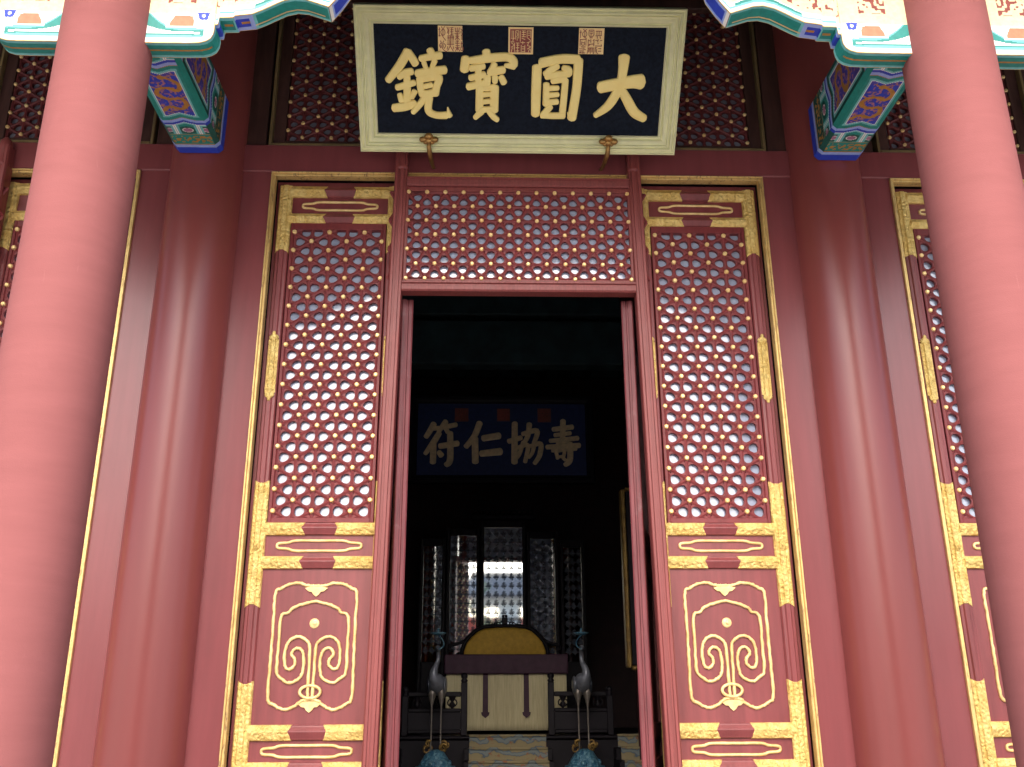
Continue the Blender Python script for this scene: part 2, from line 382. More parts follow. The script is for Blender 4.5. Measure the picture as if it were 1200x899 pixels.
# porch roof and hall shell (these shade the wall and close the hall)
roof = thing("porch_roof", "sloping tiled eave with rows of round rafters over the porch", "roof", (0, -1.5, 5.0))
mb = MB()
def zr(y): return 4.78+(y+3.2)*0.42
vs = [(x, y, zr(y)+d) for d in (0.08, 0.28) for y in (-3.2, 3.0) for x in (-9, 9)]
mb.add(vs, [(0, 1, 3, 2), (4, 6, 7, 5), (0, 4, 5, 1), (2, 3, 7, 6), (0, 2, 6, 4), (1, 5, 7, 3)]); mb.build("tile_bed", M['tile_grey'], roof)
mb = MB()
for i in range(-36, 37): mb.tube([(i*0.24, -3.15, zr(-3.15)+0.02), (i*0.24, 0.0, zr(0.0)+0.02)], 0.055, n=8)
mb.build("rafter", M['teal_d'], roof)
mb = MB(); mb.box(-9, 9, -2.02, -1.78, 4.43, 5.25, 0, 0.02); mb.box(-1.9, 1.9, -1.98, -1.82, 4.06, 4.429, 0, 0.02)  # lower middle piece, out of view, is added to shade the wall top
eb = mb.build("eave_beam", M['teal_d']); thing("eave_beam", "long painted green beam across the tops of the front columns", "beam", obj=eb)
shell = thing("hall_wall", "dark red inner walls enclosing the dim throne hall", "wall", (0, 6, FLOOR))
mb = MB()
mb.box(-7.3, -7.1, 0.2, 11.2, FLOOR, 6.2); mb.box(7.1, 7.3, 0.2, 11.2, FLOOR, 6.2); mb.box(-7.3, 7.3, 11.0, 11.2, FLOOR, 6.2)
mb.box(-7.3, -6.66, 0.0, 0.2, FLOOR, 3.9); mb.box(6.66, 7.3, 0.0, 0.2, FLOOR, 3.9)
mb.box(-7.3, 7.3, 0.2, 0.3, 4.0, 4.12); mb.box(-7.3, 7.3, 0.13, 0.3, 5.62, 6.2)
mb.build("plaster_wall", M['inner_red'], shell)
mb = MB(); mb.box(-7.3, 7.3, 0.0, 11.2, 6.2, 6.4)
for i in range(-8, 9): mb.box(i*0.85-0.06, i*0.85+0.06, 0.3, 11, 6.05, 6.2)
for j in range(13): mb.box(-7, 7, 0.6+j*0.85, 0.72+j*0.85, 6.06, 6.199)
struct(mb.build("hall_ceiling", M['ceil_dark']))
mb = MB(); mb.box(-7, 7, 4.9, 5.15, 4.15, 4.75, 0, 0.02); mb.box(-7, 7, 4.95, 5.1, 4.85, 5.3, 0, 0.02)
thing("inner_beam", "dark painted cross beam high in the hall above the blue plaque", "beam", obj=mb.build("inner_beam", M['ceil_dark']))

# ================================================================ lattice work
def lattice_mb(W, H, s, rot, cx, cz, y, th=0.027, r0=0.0345, ph=0.0):
    """three-way lattice of bowl-shaped openings: red timber (slot 0) with gilt studs (slot 1); rot=True lays the straight bars flat"""
    k = s/0.152; r0 = r0*k; h = s*math.sqrt(3)/2
    A, B = (W, H) if not rot else (H, W)          # a = across the straight bars, b = along them
    nc = int(round((A-0.02)/h)); a0 = -nc*h/2
    out = MB()
    def P(a, b, yy): return (cx+a, y+yy, cz+b) if not rot else (cx+b, y+yy, cz+a)
    proto = {}
    for sgn in (1, -1):
        tri = [(0, -s/2), (0, s/2), (sgn*h, 0)]
        cen = (sgn*h/3, 0)
        loops = [[Vector((x, z, 0)) for x, z in tri]]
        hole = []
        for i in range(18):
            an = 2*math.pi*i/18; rad = r0*(1+0.06*math.cos(3*(an-(0 if sgn > 0 else math.pi))))
            hole.append(Vector((cen[0]+rad*math.cos(an), cen[1]+rad*math.sin(an), 0)))
        loops.append(hole)
        for x, z in tri:
            dx, dz = cen[0]-x, cen[1]-z; L = math.hypot(dx, dz); q = 0.031*k/L
            loops.append([Vector((x+dx*q+0.0042*k*math.cos(2*math.pi*j/6), z+dz*q+0.0042*k*math.sin(2*math.pi*j/6), 0)) for j in range(6)])
        tris = tessellate_polygon(loops); flat = [p for l in loops for p in l]
        proto[sgn] = (loops, tris, flat)
    nodes = set(); cells = []
    for c in range(nc):
        for sgn, col in ((1, c), (-1, c+1)):
            off = ph+(s/2 if col % 2 else 0.0)
            jmax = int(B/s)+2
            for j in range(-jmax, jmax+1):
                b = off+(j+0.5)*s
                if abs(b) > B/2+s*0.6: continue
                cells.append((sgn, a0+col*h, b))
    for sgn, a, b in cells:
        loops, tris, flat = proto[sgn]
        out.add([P(a+p.x, b+p.y, 0) for p in flat], tris, 0)
        for l in loops[1:]:
            n = len(l)
            out.add([P(a+p.x, b+p.y, 0) for p in l]+[P(a+p.x, b+p.y, th) for p in l], [(i, (i+1) % n, n+(i+1) % n, n+i) for i in range(n)], 0)
        for bb in (-s/2, s/2):
            nodes.add((round(a, 5), round(b+bb, 5)))
    # raised bars along the three directions
    w, hh = 0.0115*k, 0.007
    def ridge(a1, b1, a2, b2):
        d = Vector((a2-a1, b2-b1)); d.normalize(); n = Vector((-d.y, d.x))*w
        out.add([P(a1+n.x, b1+n.y, -0.0005), P(a1, b1, -hh), P(a1-n.x, b1-n.y, -0.0005), P(a2+n.x, b2+n.y, -0.0005), P(a2, b2, -hh), P(a2-n.x, b2-n.y, -0.0005)], [(0, 1, 4, 3), (1, 2, 5, 4)], 0)
    for a, b in nodes:
        for da, db in ((0, s), (h, s/2), (h, -s/2)):
            if any(abs(a+da-x) < 1e-3 and abs(b+db-z) < 1e-3 for x, z in nodes): ridge(a, b, a+da, b+db)
    for a, b in nodes:
        if abs(b) > B/2+0.004: continue
        rs = 0.0180*k; vs = []; fs = []
        for j, (rr, yy) in enumerate(((1.0, -hh*0.6), (0.95, -hh-0.008*k), (0.6, -hh-0.015*k))):
            for i in range(10): vs.append(P(a+rs*rr*math.cos(2*math.pi*i/10), b+rs*rr*math.sin(2*math.pi*i/10), yy))
        for j in range(2):
            for i in range(10): fs.append((j*10+i, j*10+(i+1) % 10, (j+1)*10+(i+1) % 10, (j+1)*10+i))
        fs.append(tuple(range(20, 30))); out.add(vs, fs, 1, False)
    return out

# ================================================================ door leaf (origin: middle of its foot)
SP = [(-0.048, 0.06), (-0.048, 0.004), (-0.040, -0.008), (-0.022, -0.010), (-0.014, -0.020), (0.014, -0.020), (0.022, -0.010), (0.040, -0.008), (0.048, 0.004), (0.048, 0.06)]
SR = [(-0.048, 0.06), (-0.048, 0.002), (-0.043, -0.006), (-0.034, -0.009), (0.004, -0.024), (0.012, -0.023), (0.036, -0.008), (0.044, -0.006), (0.048, 0.002), (0.048, 0.06)]
def prof(c, half=0.048, proud=0.0, sp=None):
    k = half/0.048; return [(c+u*k*(1+proud*12), y-proud if y < 0.05 else y-0.004) for u, y in (sp or SP)]
HW, LT, LB = 0.462, 3.806, -0.40
RAILS = [(3.806, 3.717), (3.571, 3.494), (1.208, 1.126), (0.981, 0.900), (-0.085, -0.177), (-0.306, LB)]
SCROLL_OUT = [(0, 0.786), (-0.053, 0.788), (-0.117, 0.805), (-0.181, 0.797), (-0.231, 0.771), (-0.268, 0.738), (-0.268, 0.563), (-0.269, 0.309), (-0.267, 0.082), (-0.235, 0.042), (-0.163, 0.008), (-0.102, 0.024), (-0.05, 0.060), (0, 0.071)]
SCROLL_IN = [(-0.014, 0.071), (-0.017, 0.169), (-0.019, 0.379), (-0.038, 0.43), (-0.098, 0.46), (-0.158, 0.43), (-0.179, 0.359), (-0.173, 0.279), (-0.145, 0.254), (-0.111, 0.279), (-0.114, 0.319), (-0.137, 0.349), (-0.113, 0.384), (-0.076, 0.379), (-0.056, 0.339), (-0.053, 0.259), (-0.075, 0.199), (-0.139, 0.17), (-0.193, 0.2), (-0.222, 0.239), (-0.224, 0.41), (-0.222, 0.583), (-0.171, 0.614), (-0.142, 0.645), (-0.07, 0.671), (0, 0.687)]
def make_leaf(loc, label, group):
    t = thing("hinged_door", label, "door", loc, group)
    X0, Y0 = loc[0], loc[1]
    def fin(m_, name, mat, par): 
        m_.v = [(x+X0, y+Y0, z) for x, y, z in m_.v]; return m_.build(name, mat, par)
    ST = HW-0.048
    for s in (-1, 1):
        q = MB(); q.prism(prof(s*ST), 'z', LB, LT); st = fin(q, "stile", M['door_red'], t)
        for za, zb, ca, cb in ((3.242, LT+0.002, 1, 0), (0.645, 1.501, 1, 1), (LB, 0.184, 0, 1)):
            q = MB(); pr_ = prof(s*ST, 0.048, 0.004)
            fa = (lambda u: 0.030*(1-min(1, abs(u-s*ST)/0.048))) if ca else None
            fb = (lambda u: -0.030*(1-min(1, abs(u-s*ST)/0.048))) if cb else None
            q.prism(pr_, 'z', za, zb, 0, fa, fb); fin(q, "corner_mount", M['gold_emb'], st)
        q = MB(); q.prism(prof(s*ST, 0.040, 0.005), 'z', 2.135, 2.54); q.ball((s*ST, -0.016, 2.555), 0.036, 0, 10, 6, (1, 0.4, 0.75)); q.ball((s*ST, -0.016, 2.12), 0.036, 0, 10, 6, (1, 0.4, 0.75))
        q.ball((s*ST, -0.022, 2.585), 0.014, 0, 8, 6, (1, 0.6, 1.4)); q.ball((s*ST, -0.022, 2.09), 0.014, 0, 8, 6, (1, 0.6, 1.4))
        fin(q, "strap_mount", M['gold_emb'], st)
        q = MB(); q.ball((s*ST, -0.026, 1.05), 0.022, 0, 10, 6, (1, 0.5, 1.6)); q.ball((s*ST, -0.036, 1.05), 0.009, 0, 8, 6); fin(q, "hinge_boss", M['gold_emb'], st)
    IN = HW-0.096
    for zt, zb in RAILS:
        c, hf = (zt+zb)/2, (zt-zb)/2
        q = MB(); q.prism(prof(c, hf, 0, SR), 'x', -IN, IN); ra = fin(q, "rail", M['door_red'], t)
        for s in (-1, 1):
            q = MB(); a, b = (-IN-0.01, -0.10) if s < 0 else (0.10, IN+0.01)
            e = lambda u: 0.030*s*(1-min(1, abs(u-c)/hf))
            q.prism(prof(c, hf, 0.004, SR), 'x', a, b, 0, e if s > 0 else None, e if s < 0 else None)
            fin(q, "rail_mount", M['gold_emb'], ra)
    for zt, zb in ((3.717, 3.571), (1.126, 0.981), (-0.177, -0.306)):
        q = MB(); q.box(-IN, IN, 0.012, 0.045, zb, zt); pn = fin(q, "cross_panel", M['door_red'], t)
        c = (zt+zb)/2; l, hh = 0.283, 0.034
        pts = [(l, 0.0), (l-0.012, 0.016), (l-0.075, 0.021), (l-0.125, hh), (0, hh)]
        loop = pts+[(-x, z) for x, z in pts[-2::-1]]+[(-x, -z) for x, z in pts[1:]]+[(x, -z) for x, z in pts[-2:0:-1]]
        q = MB(); q.tube(smooth_path([(x, 0.008, c+z) for x, z in loop], 4, True), 0.0098, True, 8); fin(q, "gilt_loop", M['gold_scroll'], pn)
    q = MB(); q.box(-IN, IN, 0.012, 0.045, -0.085, 0.900); sk = fin(q, "skirt_panel", M['door_red'], t)
    q = MB()
    left = smooth_path([(x, 0.008, z) for x, z in SCROLL_OUT], 8)
    rg = random.Random(11); wob = lambda p: Vector((p.x+rg.uniform(-1, 1)*0.0022, p.y, p.z+rg.uniform(-1, 1)*0.0022))
    P_ = [wob(p) for p in list(left)+[Vector((-p.x, p.y, p.z)) for p in left[-2:0:-1]]]
    q.tube(P_, [0.0108*rg.uniform(0.86, 1.14) for _ in P_], True, 8)
    ln = smooth_path([(x, 0.006, z) for x, z in SCROLL_IN], 5)
    P_ = [wob(p) for p in list(ln)+[Vector((-p.x, p.y, p.z)) for p in ln[-2::-1]]]; q.tube(P_, [0.0108*rg.uniform(0.86, 1.14) for _ in P_], False, 8)
    q.tube([(0.066*math.cos(a*math.pi/12), 0.0, 0.115+0.039*math.sin(a*math.pi/12)) for a in range(24)], 0.0105, True, 8)
    for zc, sg in ((0.772, -1), (0.045, -1)):
        pts = [(-0.075, 0.0), (-0.05, -0.022), (-0.03, -0.024), (-0.018, -0.042), (0, -0.056), (0.018, -0.042), (0.03, -0.024), (0.05, -0.022), (0.075, 0.0), (0.03, 0.012), (-0.03, 0.012)]
        vs = [(x, 0.0, zc+z) for x, z in pts]+[(x, 0.013, zc+z) for x, z in pts]; n = len(pts)
        q.add(vs, [tuple(range(n)), ]+[(i, (i+1) % n, n+(i+1) % n, n+i) for i in range(n)])
    fin(q, "cloud_scroll", M['gold_scroll'], sk)
    q = MB(); q.ball((0, 0.010, 0.544), 0.033, 0, 20, 8, (1, 0.30, 1)); q.ball((0.004, -0.002, 0.544), 0.014, 0, 12, 6, (1, 0.35, 1)); fin(q, "medallion", M['gold_scroll'], sk)
    # lattice, its inner frame and the paper behind
    zt, zb = 3.494, 1.208
    q = MB()
    for s in (-1, 1): q.box(s*0.347-0.0115, s*0.347+0.0115, -0.004, 0.05, zb, zt, 0, 0.003)
    q.box(-0.336, 0.336, -0.003, 0.05, zt-0.055, zt, 0, 0.003); q.box(-0.336, 0.336, -0.003, 0.05, zb, zb+0.036, 0, 0.003)
    fin(q, "lattice_frame", M['lattice_red'], t)
    la = fin(lattice_mb(0.70, 2.195, 0.152, False, 0, 2.342, 0.008, ph=0.012), "lattice", [M['lattice_red'], M['gold_stud']], t)
    q = MB(); q.box(-0.358, 0.358, 0.040, 0.043, zb, zt); fin(q, "paper_pane", M['paper'], t)
    return t
LY = 0.055
leafA = make_leaf((-1.365, LY, LB), "tall red lattice door with gilt mounts, fully visible below the plaque's 鏡 end", "gilt mounted lattice doors")
leafB = dup(leafA, (1.365, LY, LB), "tall red lattice door with gilt mounts, fully visible below the plaque's 大 end")
dup(leafA, (-CX*2+1.365-0.035, LY, LB), "red lattice door leaf mostly hidden behind the porch column at the 鏡 end")
dup(leafA, (CX*2-1.365+0.005, LY, LB), "red lattice door leaf partly hidden behind the porch column at the 大 end")
# the two middle leaves stand open, turned into the hall, so only their worn edges show
def open_leaf(s, x, label):
    t = thing("hinged_door", label, "door", (x, 0.05, LB), "opened door leaves in the doorway")
    def tr(m_, name, mat):
        m_.v = [(x+s*(X*math.cos(R_(76))+Y*math.sin(R_(76))), 0.05+X*math.sin(R_(76))-Y*math.cos(R_(76)), z) for X, Y, z in m_.v]
        return m_.build(name, mat, t)
    q = MB(); q.prism([(0.0, 0.0), (-0.006, 0.010), (-0.006, 0.032), (0.004, 0.036), (0.004, 0.048), (-0.006, 0.052), (-0.006, 0.078), (0.0, 0.084), (0.09, 0.084), (0.09, 0.0)], 'z', LB, 2.86); tr(q, "hinge_stile", M['edge_red'])
    q = MB(); q.box(0.80, 0.88, 0.0, 0.08, LB, 2.86); tr(q, "lock_stile", M['door_red'])
    for zt, zb in RAILS[2:]+[(2.86, 2.77)]: q = MB(); q.box(0.09, 0.80, 0.0, 0.08, zb, zt); tr(q, "rail", M['door_red'])
    for zt, zb in ((1.126, 0.981), (0.9, -0.085), (-0.177, -0.306)): q = MB(); q.box(0.09, 0.80, 0.02, 0.06, zb, zt); tr(q, "panel", M['door_red'])
    q = MB(); q.box(0.09, 0.80, 0.05, 0.054, 1.208, 2.77); tr(q, "paper_pane", M['paper'])
    q = lattice_mb(0.68, 1.56, 0.152, False, 0.445, 1.99, 0.012); tr(q, "lattice", [M['lattice_red'], M['gold_stud']])
    return t
open_leaf(-1, -0.782, "opened door seen on its worn red edge, doorway side nearer the plaque's 鏡 end")
open_leaf(1, 0.752, "opened door seen on its worn red edge, doorway side nearer the plaque's 大 end")

# ================================================================ curtain frame with its lattice transom, standing before the leaves
def make_curtain_frame(cx, label, group, full=True):
    t = thing("curtain_frame", label, "door frame", (cx, -0.1, FLOOR), group)
    Y = -0.10
    def px(s, z): return cx-0.008+s*(0.899+0.0135*(2.87-z))
    for s in (-1, 1):
        q = MB(); hw = 0.047
        pf = [(-hw, 0.09), (-hw, 0.0), (-hw*0.80, -0.012), (-hw*0.45, -0.012), (-hw*0.40, -0.004), (-hw*0.05, -0.004), (0, -0.014), (hw*0.5, -0.014), (hw*0.56, -0.002), (hw*0.9, -0.002), (hw, 0.006), (hw, 0.09)]
        if s > 0: pf = [(-u, y) for u, y in pf][::-1]
        vs = []
        zs = [FLOOR, 2.87, 3.76, 4.05]
        for z in zs:
            for u, y in pf: vs.append((px(s, z)+u, Y+y, z))
        n = len(pf); fs = []
        for j in range(len(zs)-1):
            for i in range(n): fs.append((j*n+i, j*n+(i+1) % n, (j+1)*n+(i+1) % n, (j+1)*n+i))
        fs += [tuple(range(n-1, -1, -1)), tuple(range((len(zs)-1)*n, len(zs)*n))]
        q.add(vs, fs); po = q.build("post", M['frame_red'], t)
        q = MB(); c = (px(s, 4.05), Y+0.03, 4.05)
        q.lathe([(0.0, 0.075), (0.022, 0.070), (0.040, 0.048), (0.047, 0.015), (0.050, -0.02), (0.044, -0.05), (0.044, -0.13), (0.052, -0.15), (0.052, -0.17), (0.03, -0.18)], c, 20); q.build("post_cap", M['frame_red'], po)
    def rail(zt, zb, name, yo=0.0):
        c, hf = (zt+zb)/2, (zt-zb)/2; a, b = px(-1, c)+0.0475, px(1, c)-0.0475
        pf = [(c-hf, 0.085), (c-hf, 0.0), (c-hf*0.75, -0.012), (c-hf*0.2, -0.014), (c-hf*0.1, -0.004), (c+hf*0.3, -0.006), (c+hf*0.45, -0.02), (c+hf*0.7, -0.02), (c+hf, 0.012), (c+hf, 0.085)]
        q = MB(); q.prism([(u, Y+y+yo) for u, y in pf], 'x', a, b); q.build(name, M['frame_red'], t)
    rail(3.815, 3.735, "top_rail"); rail(2.952, 2.868, "lintel")
    a, b = px(-1, 3.3)+0.046, px(1, 3.3)-0.046
    q = MB()
    q.box(a, a+0.022, Y+0.012, Y+0.07, 2.953, 3.734, 0, 0.003); q.box(b-0.022, b, Y+0.012, Y+0.07, 2.953, 3.734, 0, 0.003)
    q.box(a+0.022, b-0.022, Y+0.013, Y+0.07, 3.698, 3.734, 0, 0.003); q.box(a+0.022, b-0.022, Y+0.013, Y+0.07, 2.953, 2.972, 0, 0.003)
    q.build("transom_frame", M['frame_red'], t)
    lattice_mb(b-a-0.04, 0.735, (b-a-0.046)/12, True, (a+b)/2, 3.333, Y+0.022).build("transom_lattice", [M['lattice_red'], M['gold_stud']], t)
    q = MB(); q.box(a+0.01, b-0.01, Y+0.054, Y+0.057, 2.96, 3.72); q.build("paper_pane", M['paper'], t)
    return t
cf = make_curtain_frame(0.0, "red doorway frame with gold studded lattice transom standing below the black plaque", "curtain frames")
dup(cf, (-2*CX-0.005, -0.1, FLOOR), "red doorway frame with one post showing beyond the porch column at the 鏡 end")

# upper lattice windows
def make_upper(cx, w, label):
    zb, zt = 4.140, 5.62
    t = thing("lattice_window", label, "window", (cx, 0.03, zb), "upper lattice windows")
    x0, x1 = cx-w/2, cx+w/2
    q = MB()
    for xa, xb in ((x0, x0+0.022), (x1-0.022, x1)): q.box(xa, xb, 0.0, 0.10, zb, zt, 0, 0.004)
    q.box(x0+0.022, x1-0.022, 0.0, 0.10, zb, zb+0.022, 0, 0.004); q.build("outer_moulding", M['olive'], t)
    q = MB()
    for xa, xb in ((x0+0.023, x0+0.115), (x1-0.115, x1-0.023)): q.box(xa, xb, 0.045, 0.10, zb+0.023, zt, 0, 0.004)
    q.box(x0+0.115, x1-0.115, 0.045, 0.10, zb+0.023, zb+0.07, 0, 0.004); q.build("sash", M['dark_wood'], t)
    lw = w-0.24
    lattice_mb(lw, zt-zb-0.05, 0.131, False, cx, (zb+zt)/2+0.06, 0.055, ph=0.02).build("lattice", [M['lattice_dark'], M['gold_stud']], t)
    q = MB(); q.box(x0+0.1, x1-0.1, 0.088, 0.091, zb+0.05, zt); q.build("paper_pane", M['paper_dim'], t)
    return t
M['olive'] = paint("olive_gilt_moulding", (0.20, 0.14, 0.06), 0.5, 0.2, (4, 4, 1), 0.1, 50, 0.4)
M['lattice_dark'] = paint("shaded_lattice_lacquer", (0.13, 0.026, 0.026), 0.55, 0.15, (6, 6, 3), 0.1, 80, 0.3)  # darker copy of the lattice lacquer; porch shade painted into the colour
u1 = make_upper(-1.295, 1.285, "dark upper lattice window half covered by the 鏡 end of the plaque")
dup(u1, (0.0, 0.03, 4.14), "dark upper lattice window directly behind the middle of the plaque")
dup(u1, (1.305, 0.03, 4.14), "dark upper lattice window half covered by the 大 end of the plaque")
dup(u1, (-3.465, 0.03, 4.14), "dark upper lattice window seen beyond the porch column at the 鏡 end")
dup(u1, (3.475, 0.03, 4.14), "dark upper lattice window seen beside the porch column at the 大 end")

# ================================================================ painted sheets: a fine grid whose cells take a paint slot
def sheet(nu, nv, pos, colr, mats, name, parent):
    """pos(u, v) in 0..1 -> point; colr(u, v) -> paint name; one mesh with one slot per paint"""
    mb = MB(); idx = {k: i for i, k in enumerate(mats)}
    vs = [pos(i/nu, j/nv) for j in range(nv+1) for i in range(nu+1)]
    fs = []; mi = []
    for j in range(nv):
        for i in range(nu):
            c = colr((i+0.5)/nu, (j+0.5)/nv)
            if c is None: continue
            a = j*(nu+1)+i; fs.append((a, a+1, a+nu+2, a+nu+1)); mi.append(idx[c])
    mb.v = [tuple(p) for p in vs]; mb.f = fs; mb.mi = mi; mb.smooth = [False]*len(fs)
    return mb.build(name, [M[k] for k in mats], parent)
def seg_dist(p, pts):
    best = 9
    for (ax, ay), (bx, by) in zip(pts[:-1], pts[1:]):
        dx, dy = bx-ax, by-ay; L = dx*dx+dy*dy
        t = max(0, min(1, ((p[0]-ax)*dx+(p[1]-ay)*dy)/L)) if L else 0
        best = min(best, math.hypot(p[0]-ax-t*dx, p[1]-ay-t*dy))
    return best
def hsh(x, y):
    v = math.sin(x*127.1+y*311.7)*43758.5453; return v-math.floor(v)
def vnoise(x, y):
    xi, yi = math.floor(x), math.floor(y); fx, fy = x-xi, y-yi
    fx = fx*fx*(3-2*fx); fy = fy*fy*(3-2*fy)
    a = hsh(xi, yi)*(1-fx)+hsh(xi+1, yi)*fx; b = hsh(xi, yi+1)*(1-fx)+hsh(xi+1, yi+1)*fx
    return a*(1-fy)+b*fy

# ================================================================ painted tie beams from the wall columns to the porch columns
DRAGON = [tuple(p)[:2] for p in smooth_path([(x, y, 0) for x, y in ((0.03, -0.075), (0.075, -0.035), (0.05, 0.03), (0.11, 0.065), (0.165, 0.045), (0.16, -0.02), (0.205, -0.065), (0.265, -0.05), (0.28, 0.01), (0.25, 0.05), (0.31, 0.075), (0.37, 0.04), (0.385, -0.01))], 5)]
CLAWS = [((0.075, -0.035), (0.09, -0.085)), ((0.11, 0.065), (0.07, 0.09)), ((0.165, 0.045), (0.20, 0.09)), ((0.265, -0.05), (0.30, -0.09)), ((0.385, -0.01), (0.41, 0.05)), ((0.385, -0.01), (0.42, -0.05)), ((0.03, -0.075), (0.01, -0.03))]
PAINTS = ['teal', 'teal_l', 'teal_d', 'blue', 'blue_l', 'violet', 'pink', 'ochre', 'white']
def beam_paint(d, x, hw, dark=False):
    """d = distance from the wall, x = across the face (-hw..hw)"""
    ax = abs(x)
    z = 0.036*(1-min(1, ax/(hw*0.62))) if ax < hw*0.62 else 0.0
    mir = d > 0.96
    dd = d if not mir else 1.92-d
    if dd < 0.325: return 'blue'
    if dd < 0.362: return 'blue_l'
    if dd < 0.372: return 'ochre'
    if dd < 0.487:
        if abs(dd-0.43) < 0.04 and vnoise(x*75+5, dd*60) > 0.52: return 'ochre'
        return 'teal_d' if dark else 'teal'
    if dd < 0.494: return 'ochre'
    b0 = 0.603+z
    if dd < b0:
        s = (x+0.10*math.copysign(1, 1))/hw
        px = ax-hw*0.58
        if abs(abs(px)-0.007) < 0.0032: return 'white'
        if abs(px) < 0.03: return 'teal_l'
        if b0-dd < 0.016: return 'teal_l'
        cx0 = 0.0 if ax < hw*0.58 else hw*0.98
        q = math.hypot((ax-cx0)/1.5, dd-0.545)
        if q < 0.022: return 'pink'
        if q < 0.026: return 'white'
        return 'teal_d' if q < 0.045 else 'teal'
    k = dd-b0
    if k < 0.004: return 'white'
    if k < 0.027: return 'blue'
    if k < 0.056: return 'blue_l'
    if k < 0.061: return 'ochre'
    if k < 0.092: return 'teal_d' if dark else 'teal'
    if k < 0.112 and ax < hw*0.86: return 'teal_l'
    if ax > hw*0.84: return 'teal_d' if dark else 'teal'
    if ax > hw*0.74: return 'teal_l'
    if ax > hw*0.71 or k < 0.116: return 'white'
    a, b = d-0.745, x/hw*0.115
    w = (0.0125 if 0.03 < a < 0.36 else 0.009)+0.003*vnoise(a*90, b*90)
    ds = seg_dist((a, b), DRAGON)
    if ds < w: return 'ochre'
    for c in CLAWS:
        if seg_dist((a, b), c) < 0.0045: return 'ochre'
    if math.hypot(a-0.39, b+0.005) < 0.022: return 'ochre'
    n = vnoise(a*60, b*85+3)
    if n > 0.74: return 'pink'
    if n > 0.69: return 'ochre'
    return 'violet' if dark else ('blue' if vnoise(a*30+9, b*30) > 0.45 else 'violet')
def make_beam(cx, label):
    t = thing("tie_beam", label, "beam", (cx, -0.25, 3.90), "painted tie beams of the porch")
    HB, Z0, Z1, c = 0.172, 3.900, 4.372, 0.03
    q = MB()
    pf = [(-HB+0.002, Z0+c), (-HB+c, Z0+0.002), (HB-c, Z0+0.002), (HB-0.002, Z0+c), (HB-0.002, Z1-c), (HB-c, Z1-0.002), (-HB+c, Z1-0.002), (-HB+0.002, Z1-c)]
    n = len(pf); vs = [(cx+x, y, z) for y in (-0.252, -1.76) for x, z in pf]
    q.add(vs, [(i, (i+1) % n, n+(i+1) % n, n+i) for i in range(n)]+[tuple(range(n)), tuple(range(n, 2*n))]); q.build("timber", M['teal_d'], t)
    L = 1.50
    sheet(64, 260, lambda u, v: (cx+(2*u-1)*(HB-c), -0.252-v*L, Z0), lambda u, v: beam_paint(0.252+v*L, (2*u-1)*(HB-c), HB-c), PAINTS, "painted_underside", t)
    for s in (-1, 1):
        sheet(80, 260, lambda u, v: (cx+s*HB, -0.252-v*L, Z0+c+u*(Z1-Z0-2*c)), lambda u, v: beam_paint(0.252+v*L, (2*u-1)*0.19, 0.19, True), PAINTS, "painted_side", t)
        def edge(d):
            if d < 0.325: return 'blue'
            if d < 0.362: return 'blue_l'
            if d < 0.60: return 'teal_d'
            if d < 0.63: return 'blue'
            if d < 0.66: return 'blue_l'
            return 'teal'
        sheet(2, 200, lambda u, v: (cx+s*(HB-c+u*c), -0.252-v*L, Z0+u*c), lambda u, v: edge(0.252+v*L), PAINTS, "painted_edge", t)
    # the collar that clasps the column
    q = MB(); q.lathe([(0.262, Z0+0.004), (0.262, Z1)], (cx, 0.03, 0), 24, 0, True, R_(180+52), R_(180+128)); q.build("collar", M['blue'], t)
    return t
make_beam(-CX+0.013, "blue and green painted beam with gold dragon, above the 鏡 end wall column")
make_beam(CX+0.007, "blue and green painted beam with gold dragon, above the 大 end wall column")

# ================================================================ carved brackets beneath the eave beam
BR_ARM = [(0.0, 3.515), (0.45, 3.515), (0.528, 3.518), (0.566, 3.530), (0.590, 3.549), (0.603, 3.580), (0.606, 3.618), (0.602, 3.640)]
BR_WING = [(0.602, 3.640), (0.622, 3.642), (0.624, 3.690), (0.704, 3.693), (0.710, 3.705), (0.806, 3.719), (0.857, 3.745), (0.913, 3.779), (0.975, 3.815), (1.038, 3.832), (1.098, 3.826), (1.148, 3.808), (1.232, 3.776)]
BR_END = [(1.232, 3.776), (1.283, 3.850), (1.335, 3.945), (1.36, 4.05), (1.34, 4.15)]
def densify(pl, st=0.012):
    out = []
    for (a, b), (c, d) in zip(pl[:-1], pl[1:]):
        n = max(1, int(math.hypot(c-a, d-b)/st))
        out += [(a+(c-a)*i/n, b+(d-b)*i/n) for i in range(n)]
    return out+[pl[-1]]
YB, YK, ZT = -1.963, -1.837, 4.42
BP = ['white', 'teal', 'teal_l', 'teal_d', 'blue', 'blue_l', 'orange', 'cream', 'carve_red', 'ochre', 'gold_scroll']
